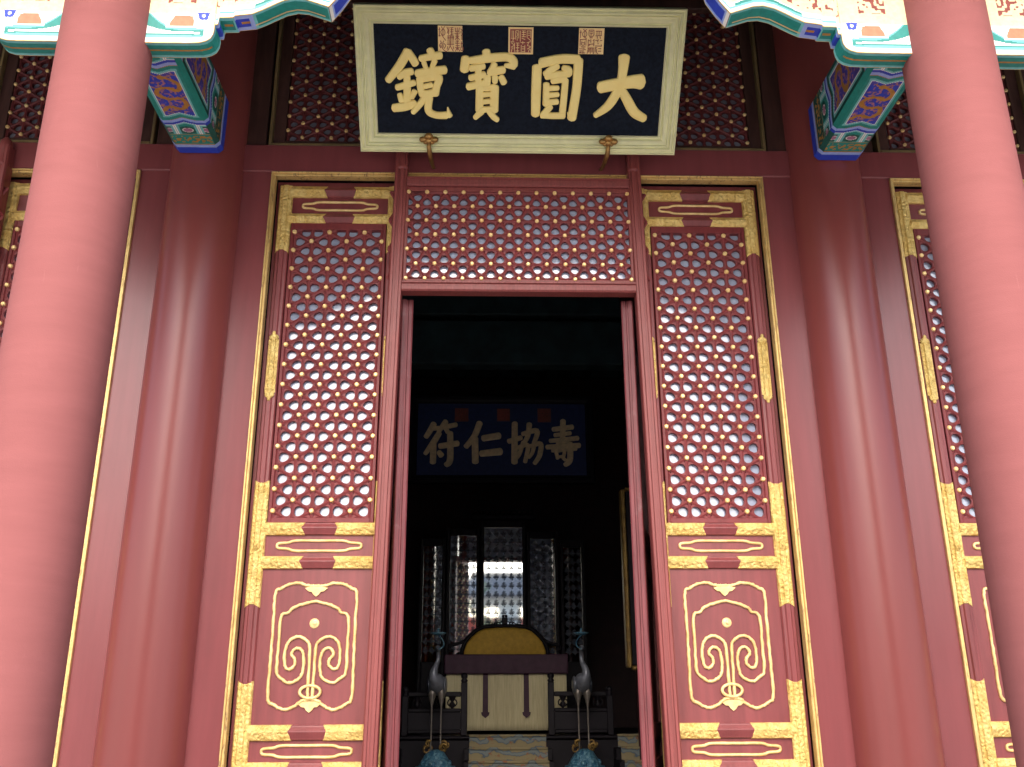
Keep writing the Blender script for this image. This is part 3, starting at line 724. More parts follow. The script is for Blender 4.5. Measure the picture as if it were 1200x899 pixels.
def make_bracket(cx, label):
    t = thing("carved_bracket", label, "bracket", (cx, -1.9, 3.515), "carved brackets under the eave beam")
    for s in (-1, 1):
        outline = densify(BR_ARM[:2], 0.05)[:-1]+densify(BR_ARM[1:], 0.008)
        wing = densify(BR_WING, 0.008); end = densify(BR_END, 0.012)
        def zbot(x, pl):
            z = None
            for (a, b), (c, d) in zip(pl[:-1], pl[1:]):
                if c > a and a <= x <= c: z = b+(d-b)*(x-a)/(c-a)
            return z if z is not None else (pl[-1][1] if x > pl[-1][0] else pl[0][1])
        # solid timber: arm and wing as extruded outlines
        q = MB()
        for pl, top, x0 in ((outline, ZT-0.004, 0.0), (wing+end[1:], ZT, 0.602)):
            pts = [(x, z) for x, z in pl]+[(pl[-1][0], top), (x0, top)] if pl is outline else [(x, z) for x, z in pl]+[(1.33, top), (x0, top)]
            n = len(pts)
            vs = [(cx+s*x, y, z) for y in (YB+0.003, YK-0.001) for x, z in pts]
            q.add(vs, [(i, (i+1) % n, n+(i+1) % n, n+i) for i in range(n)])
            for o in (0, n):     # fan by columns
                tr = tessellate_polygon([[Vector((x, z, 0)) for x, z in pts]])
                q.add([vs[o+i] for i in range(n)], tr)
        q.build("carved_timber", M['carve_red'], t)
        # underside, painted along its length
        def under(pl, colf, name, yo=0.0):
            mbx = MB(); idx = {k: i for i, k in enumerate(BP)}; nv = 42; L = 0
            ls = [0]
            for (a, b), (c, d) in zip(pl[:-1], pl[1:]): L += math.hypot(c-a, d-b); ls.append(L)
            vs = []
            for i, (x, z) in enumerate(pl):
                a = pl[max(0, i-1)]; b = pl[min(len(pl)-1, i+1)]; nx, nz = b[1]-a[1], -(b[0]-a[0]); q_ = math.hypot(nx, nz) or 1
                for j in range(nv+1): vs.append((cx+s*(x+nx/q_*0.003), YB+(YK-YB)*j/nv, z+nz/q_*0.003))
            for i in range(len(pl)-1):
                for j in range(nv):
                    a = i*(nv+1)+j; mbx.f.append((a, a+1, a+nv+2, a+nv+1)); mbx.smooth.append(False)
                    mbx.mi.append(idx[colf((ls[i]+ls[i+1])/2, L, (j+0.5)/nv, (pl[i][0]+pl[i+1][0])/2)])
            mbx.v = vs; return mbx.build(name, [M[k] for k in BP], t)
        def c_arm(l, L, v, x):
            e = min(v, 1-v)
            if e < 0.035: return 'gold_scroll'
            if e < 0.17: return 'teal_l'
            if abs(v-0.5) < 0.055 and l < L-0.10: return 'ochre'
            return 'teal'
        def c_wing(l, L, v, x):
            e = min(v, 1-v)
            if e < 0.035: return 'gold_scroll'
            if x < 0.623: return 'blue' if e > 0.22 else 'blue_l'
            if x < 0.706: return 'ochre' if abs(v-0.5) < 0.06 and 0.64 < x < 0.69 else ('teal' if e > 0.2 and x < 0.695 else 'teal_l')
            if x < 0.808: return 'ochre' if abs(v-0.5) < 0.06 and 0.73 < x < 0.78 else ('blue' if e > 0.24 and x < 0.785 else 'blue_l')
            if abs(v-0.72) < 0.035 and x < 1.20: return 'gold_scroll'
            if e < 0.15 or x > 1.225 or x < 0.82: return 'teal_l'
            return 'teal'
        def c_end(l, L, v, x):
            e = min(v, 1-v)
            if e < 0.05: return 'gold_scroll'
            if l < 0.02: return 'white'
            return 'blue' if e > 0.2 and l > 0.035 else 'blue_l'
        under(outline, c_arm, "painted_underside"); under(wing, c_wing, "painted_underside"); under(end, c_end, "painted_end")
        # front and back faces
        def face(x0, x1, pl, top, colf, name, nx, nz, y):
            def pos(u, v):
                x = x0+u*(x1-x0); zb = zbot(x, pl); return (cx+s*x, y, zb+v*(top-zb))
            def cf_(u, v):
                x = x0+u*(x1-x0); zb = zbot(x, pl); return colf(x, zb+v*(top-zb), zb)
            return sheet(nx, nz, pos, cf_, BP, name, t)
        def f_arm(x, z, zb):
            d = z-zb if x < 0.52 else min(z-zb, (0.606-x)*1.0+0.0)
            if d < 0.005: return 'gold_scroll'
            if 0.505 < x < 0.572 and 3.672 < z < 3.722 and abs(x-0.5385) < 0.022+(z-3.672)*0.25: 
                return 'white' if math.hypot(x-0.5385, z-3.699) < 0.011 else 'blue'
            if 3.630 < z < 3.698 and 0.355+max(0, (z-3.65)*0.5) < x < 0.490-max(0, (z-3.66)*0.35): return 'orange'
            if 3.612 < z < 3.705 and 0.335 < x < 0.51: return 'white' if z > 3.62 else 'teal_l'
            if z > 3.715:
                return 'carve_red' if z > 3.785 and vnoise(x*60, z*60) > 0.55 and 0.33 < x < 0.49 and z < 4.3 else 'cream'
            u0 = 0.552+max(0, (0.36-x))*1.1
            if d > 0.034 and x < 0.55:
                k = z-3.552
                up = max(0, 0.42-x)**2*3.2
                if k < 0.014: return 'teal_l'
                if k < 0.024: return 'teal'
                if k < 0.038+up*0.35: return 'white' if x < 0.53 else 'teal'
                if k < 0.050+up: return 'teal'
                if k < 0.062+up: return 'teal_l'
                return 'white'
            return 'white' if d > 0.012 else 'teal_l' if d > 0.022 else 'white'
        def f_wing(x, z, zb):
            d = z-zb
            if d < 0.006: return 'gold_scroll'
            if d < 0.026: return 'white'
            if d < 0.042: return 'teal_l' if x > 0.82 else ('blue_l' if x > 0.706 else 'teal_l')
            if d < 0.060: return 'teal'if x > 0.82 and x < 1.2 else 'white'
            if d < 0.070: return 'white'
            n = vnoise(x*55+7, z*60+2)
            return 'carve_red' if n > 0.64 and d > 0.10 else 'cream'
        for y, nm in ((YB, "painted_front"), (YK, "painted_back")):
            q_ = 1 if nm == "painted_front" else 3
            face(0.0, 0.605, outline, ZT-0.004, f_arm, nm, 150//q_, 190//q_, y)
            face(0.606, 1.33, wing+end[1:], ZT, f_wing, nm, 180//q_, 140//q_, y)
        # gilt foliage in relief on the wing
        q = MB(); rg = random.Random(5)
        for k in range(26):
            x = 0.66+rg.random()*0.60; zlo = zbot(x, wing)+0.12; z = zlo+rg.random()*max(0.05, ZT-0.10-zlo)
            r = 0.022+rg.random()*0.022; a0 = rg.random()*6.28; sg = rg.choice((-1, 1))
            q.tube([(cx+s*(x+r*(1-j/16)*math.cos(a0+sg*j*0.5)), YB-0.006, z+r*(1-j/16)*math.sin(a0+sg*j*0.5)) for j in range(12)], [0.009*(1-j/16) for j in range(12)], False, 6)
        q.build("gilt_foliage", M['cream'], t)
    return t
make_bracket(-CX, "white, turquoise and blue carved bracket on the porch column at the 鏡 end")
make_bracket(CX, "white, turquoise and blue carved bracket on the porch column at the 大 end")

# ================================================================ the plaque
def brush(mb, strokes, tr, h=0.010, mi=0, wk=1.0):
    """brush strokes: [(u, w, half width)...]; tr(u, w, height) -> point. Each lies a hair higher than the one before."""
    for si, st in enumerate(strokes):
        P = smooth_path(st, 7) if len(st) > 2 else [Vector(st[0]).lerp(Vector(st[1]), i/6) for i in range(7)]
        a, b = P[0], P[-1]
        ta = (P[1]-a); ta.z = 0; ta.normalize(); tb = (b-P[-2]); tb.z = 0; tb.normalize()
        path = []
        for k in range(5, 0, -1):
            f = k/5.0; path.append((a.x-ta.x*a.z*f*0.85, a.y-ta.y*a.z*f*0.85, max(0.0006, a.z*math.sqrt(max(0, 1-f*f)))))
        path += [tuple(p) for p in P]
        for k in range(1, 6):
            f = k/5.0; path.append((b.x+tb.x*b.z*f*0.85, b.y+tb.y*b.z*f*0.85, max(0.0006, b.z*math.sqrt(max(0, 1-f*f)))))
        vs = []; n = len(path)
        for i, (x, y, w) in enumerate(path):
            p = path[max(0, i-1)]; q = path[min(n-1, i+1)]
            dx, dy = q[0]-p[0], q[1]-p[1]; L = math.hypot(dx, dy) or 1; nx, ny = -dy/L, dx/L; w *= wk
            e = si*0.00045+i*0.00002
            for k, hh in ((-1, -0.002), (-0.93, 0.7), (-0.7, 1.0), (0.7, 1.0), (0.93, 0.7), (1, -0.002)):
                vs.append(tr(x+nx*w*k, y+ny*w*k, (h*hh if hh > 0 else hh)+e))
        mb.add(vs, [(i*6+k, i*6+k+1, (i+1)*6+k+1, (i+1)*6+k) for i in range(n-1) for k in range(5)], mi)
GLYPH_JING = [[(-0.802,0.705,0.0252),(-0.861,0.61,0.0252),(-0.947,0.508,0.0209)],[(-0.798,0.701,0.0217),(-0.765,0.652,0.0226),(-0.748,0.623,0.0217)],[(-0.868,0.53,0.0174),(-0.819,0.56,0.0217),(-0.776,0.569,0.0196)],[(-0.812,0.565,0.0183),(-0.813,0.434,0.0217),(-0.82,0.323,0.0217)],[(-0.884,0.457,0.0183),(-0.831,0.472,0.02),(-0.761,0.492,0.0174)],[(-0.868,0.408,0.0156),(-0.857,0.366,0.0174)],[(-0.758,0.431,0.0174),(-0.781,0.388,0.0148)],[(-0.911,0.313,0.0239),(-0.836,0.323,0.0252),(-0.761,0.345,0.0226)],[(-0.643,0.718,0.0209),(-0.626,0.68,0.0209)],[(-0.709,0.66,0.0183),(-0.644,0.672,0.02),(-0.57,0.684,0.0226)],[(-0.688,0.633,0.0148),(-0.676,0.6,0.0139)],[(-0.61,0.646,0.0174),(-0.63,0.6,0.0139)],[(-0.737,0.557,0.0226),(-0.646,0.571,0.0243),(-0.54,0.585,0.0243)],[(-0.721,0.52,0.02),(-0.716,0.461,0.02),(-0.706,0.41,0.0191)],[(-0.708,0.52,0.0209),(-0.586,0.534,0.0226),(-0.6,0.467,0.0217),(-0.61,0.416,0.0217)],[(-0.683,0.468,0.0148),(-0.637,0.479,0.0156)],[(-0.702,0.419,0.02),(-0.658,0.415,0.0235),(-0.605,0.433,0.0217)],[(-0.689,0.389,0.02),(-0.73,0.333,0.0183),(-0.774,0.285,0.0156)],[(-0.654,0.385,0.0217),(-0.662,0.299,0.0217),(-0.608,0.267,0.02),(-0.533,0.266,0.0217)],[(-0.521,0.323,0.0043),(-0.515,0.288,0.013),(-0.511,0.265,0.02)]]
GLYPH_BAO = [[(-0.243,0.713,0.0235),(-0.234,0.668,0.0252)],[(-0.389,0.665,0.0252),(-0.398,0.587,0.0269)],[(-0.351,0.65,0.0209),(-0.238,0.666,0.0243),(-0.1,0.678,0.0243),(-0.048,0.654,0.0235),(-0.043,0.621,0.0217)],[(-0.104,0.62,0.0122),(-0.043,0.616,0.02)],[(-0.351,0.596,0.0183),(-0.26,0.613,0.0183)],[(-0.355,0.531,0.0183),(-0.255,0.555,0.0191)],[(-0.37,0.47,0.0217),(-0.29,0.488,0.0209),(-0.237,0.501,0.0191)],[(-0.297,0.601,0.0191),(-0.299,0.487,0.0191)],[(-0.182,0.627,0.0191),(-0.212,0.572,0.0183)],[(-0.219,0.568,0.02),(-0.168,0.581,0.0226),(-0.118,0.59,0.0217)],[(-0.233,0.535,0.0217),(-0.239,0.467,0.0226)],[(-0.177,0.539,0.0191),(-0.178,0.506,0.0165)],[(-0.133,0.54,0.0183),(-0.113,0.502,0.0191)],[(-0.288,0.454,0.0226),(-0.29,0.304,0.0235)],[(-0.29,0.462,0.0156),(-0.237,0.46,0.0165),(-0.18,0.472,0.0183)],[(-0.18,0.468,0.0252),(-0.183,0.305,0.0252)],[(-0.259,0.414,0.0148),(-0.206,0.421,0.0148)],[(-0.259,0.365,0.0148),(-0.206,0.371,0.0148)],[(-0.268,0.309,0.0174),(-0.188,0.316,0.0174)],[(-0.276,0.296,0.0209),(-0.321,0.252,0.0148)],[(-0.219,0.301,0.0174),(-0.188,0.262,0.0183),(-0.158,0.238,0.0156)]]
GLYPH_YUAN = [[(0.124,0.61,0.0278),(0.122,0.446,0.0278),(0.122,0.281,0.0261)],[(0.156,0.641,0.0278),(0.29,0.669,0.0261),(0.415,0.668,0.0269)],[(0.422,0.66,0.0269),(0.416,0.467,0.0261),(0.39,0.256,0.0269)],[(0.359,0.295,0.0052),(0.376,0.273,0.0174)],[(0.184,0.564,0.0174),(0.231,0.598,0.02),(0.27,0.621,0.0183)],[(0.194,0.547,0.0183),(0.276,0.56,0.0209),(0.356,0.569,0.02)],[(0.314,0.61,0.0156),(0.352,0.597,0.02),(0.356,0.566,0.0191)],[(0.195,0.494,0.0191),(0.198,0.353,0.0209)],[(0.239,0.516,0.0174),(0.295,0.529,0.02),(0.33,0.532,0.0191)],[(0.332,0.523,0.0191),(0.326,0.406,0.02),(0.318,0.277,0.02)],[(0.227,0.466,0.0165),(0.278,0.469,0.0148)],[(0.227,0.418,0.0156),(0.28,0.423,0.0148)],[(0.213,0.366,0.0174),(0.276,0.373,0.0174)],[(0.23,0.336,0.0174),(0.206,0.31,0.0191),(0.171,0.275,0.0156)],[(0.167,0.271,0.0148),(0.252,0.272,0.0191),(0.327,0.273,0.0191)]]
GLYPH_DA = [[(0.59,0.476,0.033),(0.648,0.489,0.033),(0.735,0.505,0.0339),(0.822,0.519,0.0365),(0.879,0.52,0.0426)],[(0.748,0.685,0.033),(0.746,0.606,0.0278),(0.735,0.514,0.0252),(0.705,0.428,0.0269),(0.648,0.342,0.0252),(0.563,0.278,0.0165)],[(0.743,0.463,0.0235),(0.787,0.395,0.0278),(0.847,0.305,0.0287),(0.922,0.26,0.0235)]]
GLYPH_FU = [[(-0.923,0.818,0.035),(-0.973,0.721,0.033),(-1.023,0.639,0.0288)],[(-0.943,0.753,0.0268),(-0.85,0.76,0.0268)],[(-0.762,0.851,0.033),(-0.849,0.721,0.0268)],[(-0.819,0.769,0.0288),(-0.622,0.808,0.0288)],[(-0.767,0.775,0.0268),(-0.731,0.704,0.0268)],[(-0.848,0.689,0.033),(-0.928,0.549,0.035),(-1.027,0.404,0.0247)],[(-0.922,0.56,0.035),(-0.922,0.284,0.035)],[(-0.83,0.507,0.033),(-0.598,0.546,0.035)],[(-0.699,0.689,0.035),(-0.693,0.327,0.0371),(-0.743,0.249,0.0309)],[(-0.843,0.422,0.0288),(-0.811,0.379,0.033)]]
GLYPH_REN = [[(-0.301,0.831,0.0371),(-0.372,0.647,0.035),(-0.48,0.504,0.0309)],[(-0.361,0.615,0.0371),(-0.354,0.292,0.0391)],[(-0.247,0.62,0.0371),(-0.04,0.655,0.0412)],[(-0.273,0.406,0.0371),(-0.02,0.435,0.0433)]]
GLYPH_XIE = [[(0.098,0.578,0.0309),(0.26,0.628,0.0288)],[(0.178,0.829,0.035),(0.171,0.287,0.0371)],[(0.286,0.682,0.0268),(0.479,0.726,0.0309),(0.436,0.554,0.0247)],[(0.376,0.817,0.033),(0.348,0.639,0.0288),(0.259,0.5,0.0206)],[(0.222,0.489,0.0247),(0.353,0.521,0.0268),(0.315,0.294,0.0247)],[(0.291,0.564,0.0247),(0.238,0.404,0.0247),(0.192,0.329,0.0185)],[(0.394,0.511,0.0247),(0.525,0.543,0.0288),(0.51,0.383,0.0288),(0.443,0.273,0.0247)],[(0.451,0.575,0.0247),(0.414,0.425,0.0227),(0.365,0.351,0.0185)]]
GLYPH_SHOU = [[(0.703,0.748,0.0288),(0.96,0.782,0.0309)],[(0.837,0.866,0.033),(0.824,0.576,0.0309)],[(0.722,0.666,0.0247),(0.931,0.695,0.0247)],[(0.658,0.586,0.0247),(1.029,0.624,0.0288)],[(0.615,0.498,0.0288),(1.047,0.523,0.0309)],[(0.747,0.559,0.0185),(0.903,0.577,0.0185)],[(0.734,0.443,0.0227),(0.753,0.341,0.0206)],[(0.734,0.437,0.0185),(0.842,0.452,0.0206),(0.832,0.363,0.0206)],[(0.753,0.358,0.0165),(0.832,0.371,0.0165)],[(0.683,0.447,0.0206),(1.004,0.474,0.0227)],[(0.927,0.544,0.033),(0.918,0.321,0.035),(0.854,0.253,0.0268)],[(0.825,0.346,0.0185),(0.856,0.32,0.0206)]]
PO = Vector((-0.013, -0.25, 3.937)); PU = Vector((1, 0, 0)); PV = Vector((0, -0.71, 0.704)).normalized(); PN = Vector((0, -0.704, -0.71)).normalized()
def pl(u, w, h=0.0):
    p = PO+PU*u+PV*w+PN*h; return (p.x, p.y, p.z)
def framed_board(t, tr, hw, H, prof, frame_m, board_m, depth):
    """prof: [(inset, height)] of the mitred frame from its outer edge inwards"""
    q = MB(); n = len(prof); vs = []
    for i, (a, h) in enumerate(prof):
        for u, w in ((-hw+a, a), (hw-a, a), (hw-a, H-a), (-hw+a, H-a)): vs.append(tr(u, w, h))
    fs = []
    for i in range(n-1):
        for k in range(4): fs.append((i*4+k, i*4+(k+1) % 4, (i+1)*4+(k+1) % 4, (i+1)*4+k))
    q.add(vs, fs); q.build("plaque_frame", frame_m, t)
    a = prof[-1][0]-0.012; h0 = prof[-1][1]+0.002
    q = MB(); vs = [tr(u, w, h) for h in (h0, -depth) for u, w in ((-hw+a, a), (hw-a, a), (hw-a, H-a), (-hw+a, H-a))]
    q.add(vs, [(0, 1, 2, 3), (4, 7, 6, 5)]+[(i, (i+1) % 4, 4+(i+1) % 4, 4+i) for i in range(4)]); return q.build("board", board_m, t)
plq = thing("name_plaque", "large black plaque with gold characters and ivory frame, tilted above the doorway", "plaque", pl(0, 0))
FP = [(0.0, -0.07), (0.0, 0.030), (0.004, 0.038), (0.010, 0.040), (0.014, 0.026), (0.020, 0.022), (0.036, 0.034), (0.042, 0.034), (0.045, 0.014), (0.050, 0.012), (0.056, 0.022), (0.062, 0.020), (0.066, 0.004), (0.088, 0.010), (0.098, 0.004), (0.106, -0.014), (0.111, -0.014), (0.116, 0.0), (0.124, 0.002), (0.128, -0.010), (0.133, -0.014)]
framed_board(plq, pl, 1.168, 1.02, FP, M['plaque_frame'], M['plaque_board'], 0.09)
for g in (GLYPH_JING, GLYPH_BAO, GLYPH_YUAN, GLYPH_DA):
    q = MB(); brush(q, g, lambda u, w, h: pl(u, w, h-0.008), 0.016, 0, 1.30); q.build("character", M['gold_char'], plq)
# seals: strokes on a 45 x 45 grid read from the photograph's seal script
SEALS = [(-0.584, -0.411, 0.708, 0.882, 0, [
 [(2,3),(2,20)],[(0.5,7),(3.5,6)],[(0.5,19),(4,19)],[(6,1),(8,5)],[(12,1),(10,5)],[(9,6),(5,10),(6,16),(10,18),(13,14),(12,8),(9,6)],[(9,7),(9,17)],[(7,18),(11,24),(14,28)],
 [(4,29),(6,34)],[(10,29),(8,34)],[(5,33),(2,38),(4,43)],[(10,34),(14,38),(11,44)],[(7,35),(7,42),(11,48),(16,50)],[(4,38),(5,42)],[(9,36),(9,42)],
 [(17,2),(19,8),(17,14)],[(21,2),(20,16)],[(24,3),(29,3)],[(24,7),(29,7)],[(24,11),(29,11)],[(26,3),(26,17)],[(24,17),(29,15)],[(18,19),(30,19)],[(18,22),(30,22)],[(18,25),(30,25)],[(19,19),(19,26)],[(24,19),(24,26)],[(29,19),(29,26)],
 [(17,29),(30,29)],[(17,33),(30,33)],[(17,36),(30,36)],[(23,27),(23,39)],[(23,39),(18,48)],[(23,39),(29,49)],[(18,40),(17,45)],[(29,40),(30,45)],
 [(33,3),(34,10)],[(37,3),(37,10)],[(41,3),(40,10)],[(33,10),(41,10)],[(32,14),(42,13)],[(34,17),(40,17)],[(34,20),(40,20)],[(37,12),(37,26)],[(33,26),(36,22)],[(41,26),(38,22)],[(34,29),(40,29)],[(33,33),(41,33)],[(37,28),(37,47)],[(34,38),(41,38)],[(33,42),(41,42)],[(36,43),(33,49)],[(38,43),(42,49)],
 [(44,5),(47,8),(44,10)],[(44,12),(47,14),(45,18)],[(46,18),(46,26)],[(45,30),(45,40)],[(44,34),(48,33)],[(44,41),(48,41),(48,47),(44,47),(44,41)]]),
 (-0.085, 0.092, 0.698, 0.879, 1, [
 [(6,6),(6,18)],[(9,6),(9,22)],[(4,20),(11,20)],[(8,22),(8,25)],[(4,27),(10,27)],[(13,6),(19,6)],[(13,6),(13,22)],[(19,6),(19,20)],[(15,9),(17,13),(15,17)],[(16,18),(16,24)],[(22,6),(22,26)],
 [(25,6),(32,6)],[(25,9),(32,9)],[(25,13),(32,13)],[(28,6),(28,17)],[(25,17),(32,17)],[(25,20),(31,22)],[(35,6),(42,6)],[(35,6),(35,18)],[(42,6),(42,18)],[(37,10),(40,10)],[(37,14),(40,14)],[(36,19),(42,24)],
 [(5,29),(10,33),(5,37)],[(11,29),(11,40)],[(7,38),(5,46)],[(10,38),(12,46)],[(14,29),(20,29)],[(15,33),(20,33)],[(17,29),(17,46)],[(14,38),(20,38)],[(14,44),(20,44)],
 [(23,28),(31,28)],[(27,26),(27,31)],[(24,33),(24,46)],[(26,36),(31,36)],[(26,40),(31,40)],[(26,45),(31,45)],[(31,33),(31,46)],[(35,28),(42,26)],[(38,28),(36,34)],[(38,34),(42,36),(36,40)],[(40,40),(38,46)],[(42,40),(43,46)]]),
 (0.416, 0.596, 0.705, 0.880, 0, [
 [(2,4),(2,18)],[(0.5,8),(4,7)],[(7,2),(10,4)],[(13,2),(11,4)],[(10,5),(6,9),(7,15),(11,16),(14,12),(13,7),(10,5)],[(10,7),(10,15)],[(8,16),(13,19)],
 [(18,3),(27,3)],[(18,3),(18,13),(22,16),(27,13),(27,3)],[(20,6),(25,6)],[(20,9),(25,9)],[(22,9),(22,14)],[(20,18),(25,18)],
 [(31,5),(42,5)],[(33,5),(33,12)],[(37,5),(37,12)],[(41,5),(41,12)],[(31,14),(42,13)],[(34,15),(34,19)],[(39,15),(40,19)],
 [(2,21),(2,33)],[(13,20),(13,33)],[(2,22),(13,21)],[(5,26),(5,32),(10,32),(10,26)],[(6,28),(9,28)],
 [(17,22),(17,34)],[(22,21),(22,27)],[(28,21),(28,34)],[(17,22),(20,24)],[(26,23),(28,22)],[(18,31),(27,30)],[(17,35),(21,31)],
 [(31,23),(36,23)],[(36,21),(35,26)],[(40,23),(43,23)],[(36,28),(36,30)],[(31,34),(43,34)],[(42,31),(43,34)],
 [(4,36),(12,36)],[(1,40),(6,40)],[(8,38),(8,42)],[(1,44),(6,44)],[(10,40),(13,42)],[(3,48),(12,48)],[(1,48),(4,46)],[(8,43),(8,49)],
 [(16,38),(28,38)],[(18,39),(16,49)],[(22,38),(22,49)],[(27,39),(28,49)],[(20,40),(19,46)],[(25,40),(25,46)],
 [(31,37),(31,46)],[(31,38),(34,37)],[(34,40),(34,46),(36,49)],[(37,39),(42,39)],[(37,44),(42,44)]])]
def seals(parent, tr, items, gm, rm, k=1.0):
    for u0, u1, w0, w1, inv, lines in items:
        q = MB(); vs = [tr(u, w, h) for h in (0.004, -0.01) for u, w in ((u0, w0), (u1, w0), (u1, w1), (u0, w1))]
        q.add(vs, [(0, 1, 2, 3)]+[(i, (i+1) % 4, 4+(i+1) % 4, 4+i) for i in range(4)])
        so = q.build("seal", gm, parent); su, sw = (u1-u0)/48.0, (w1-w0)/51.0
        q = MB()
        if inv:
            vs = [tr(u0+su*x, w1-sw*y, 0.0050) for x, y in ((3.2, 3.6), (44.8, 3.6), (44.8, 47.6), (3.2, 47.6))]; q.add(vs, [(0, 3, 2, 1)]); q.build("seal_ground", rm, so); q = MB()
        L = [[(u0+su*(x+1), w1-sw*(y+0.7), 0.0024 if not inv else 0.0021) for x, y in l] for l in lines]
        brush(q, L, lambda u, w, h: tr(u, w, h*0.2+0.0053), 0.003, 0, 1.0); q.build("seal_script", gm if inv else rm, so)
seals(plq, lambda u, w, h: pl(u, w, h-0.012), SEALS, M['seal_gold'], M['seal_red'])
# brass clips that hold the lower edge of the plaque
def hook(u, label):
    x = PO.x+u
    t = thing("plaque_hook", label, "hook", (x, 0.0, 3.93), "brass clips under the plaque")
    q = MB(); a = Vector(pl(u, 0.03, 0.045)); s_ = -1 if u > 0 else 1
    q.tube([(x+0.02*s_, -0.012, 3.945), (x+0.018*s_, -0.05, 3.925), (x+0.012*s_, -0.16, 3.90), (a.x+0.004*s_, a.y-0.005, a.z-0.03), (a.x, a.y-0.02, a.z+0.005), pl(u, 0.085, 0.05)], [0.013, 0.013, 0.016, 0.018, 0.017, 0.014], False, 10); q.build("stem", M['bronze'], t)
    q = MB()
    def T(du, dw, hh): return pl(u+du, 0.098+dw, hh)
    for du, dw, r in ((-0.042, 0.0, 0.030), (0.042, 0.0, 0.030), (0, 0.024, 0.032), (0, -0.008, 0.030), (-0.022, -0.02, 0.02), (0.022, -0.02, 0.02)):
        c = T(du, dw, 0.048)
        q.ball(c, r, 0, 12, 8, (1, 0.75, 0.75))
    q.build("cloud_head", M['bronze'], t); return t
hook(-0.661, "brass cloud headed clip under the plaque frame, below the 鏡 character"); hook(0.664, "brass cloud headed clip under the plaque frame, between the 圓 and 大 characters")

# ================================================================ inside the hall
def ip(u, w, h=0.0): return (-0.03+u, 6.0-h, 2.86+w)
iq = thing("name_plaque", "dim blue plaque with four gold characters hanging inside above the throne", "plaque", ip(0, 0))
framed_board(iq, ip, 1.25, 1.22, [(0, -0.05), (0, 0.03), (0.02, 0.045), (0.05, 0.045), (0.06, 0.03), (0.09, 0.02), (0.10, 0.0), (0.112, -0.008)], M['inner_wood'], M['inner_board'], 0.08)
for g in (GLYPH_FU, GLYPH_REN, GLYPH_XIE, GLYPH_SHOU):
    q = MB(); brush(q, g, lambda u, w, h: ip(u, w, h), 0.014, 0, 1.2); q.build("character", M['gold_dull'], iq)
sm = [(-0.64, -0.455, 0.855, 1.045), (-0.065, 0.115, 0.862, 1.04), (0.49, 0.675, 0.85, 1.045)]
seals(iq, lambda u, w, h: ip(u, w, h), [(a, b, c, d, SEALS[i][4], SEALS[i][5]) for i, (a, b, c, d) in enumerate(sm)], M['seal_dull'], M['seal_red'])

DT = -0.25
dais = thing("throne_dais", "dark wooden platform carrying the throne, table and mirror screen", "platform", (0, 6, FLOOR))
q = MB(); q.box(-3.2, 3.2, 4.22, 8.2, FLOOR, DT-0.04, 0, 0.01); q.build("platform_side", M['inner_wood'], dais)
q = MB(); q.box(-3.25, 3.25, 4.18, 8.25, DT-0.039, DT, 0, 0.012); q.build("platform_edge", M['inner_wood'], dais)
def stair(cx, hw, label):
    t = thing("carpeted_stair", label, "stairs", (cx, 4.17, FLOOR), "carpeted stairs of the dais")
    n = 6; r = (DT-FLOOR)/n
    q = MB(); qc = MB()
    for k in range(1, n):
        z = DT-r*k; y1 = 4.17-0.23*(k-1); y0 = y1-0.23
        q.box(cx-hw-0.05, cx+hw+0.05, y0, 4.175, FLOOR if k == n-1 else z-r, z-0.006, 0, 0.004)
    for k in range(0, n-1):
        z = DT-r*k; y = 4.166-0.23*k
        if k == 0: y = 4.166
        zz = DT-r*k; 
        qc.add([(cx-hw, y-0.004, zz-r-0.004), (cx+hw, y-0.004, zz-r-0.004), (cx+hw, y-0.004, zz-0.01), (cx-hw, y-0.004, zz-0.01)], [(0, 1, 2, 3)])
        qc.tube([(cx-hw, y-0.006, zz-0.005), (cx+hw, y-0.006, zz-0.005)], 0.014, False, 8)
        qc.add([(cx-hw, y-0.234, zz-r), (cx+hw, y-0.234, zz-r), (cx+hw, y-0.004, zz-r), (cx-hw, y-0.004, zz-r)], [(0, 1, 2, 3)])
    q.build("step", M['inner_wood'], t); qc.build("carpet", M['carpet'], t)
stair(0.0, 0.40, "yellow carpeted steps with blue wave pattern between the two crane statues")
stair(1.55, 0.40, "yellow carpeted side steps showing past the 大 end opened door")
stair(-1.55, 0.40, "yellow carpeted side steps barely showing past the 鏡 end opened door")
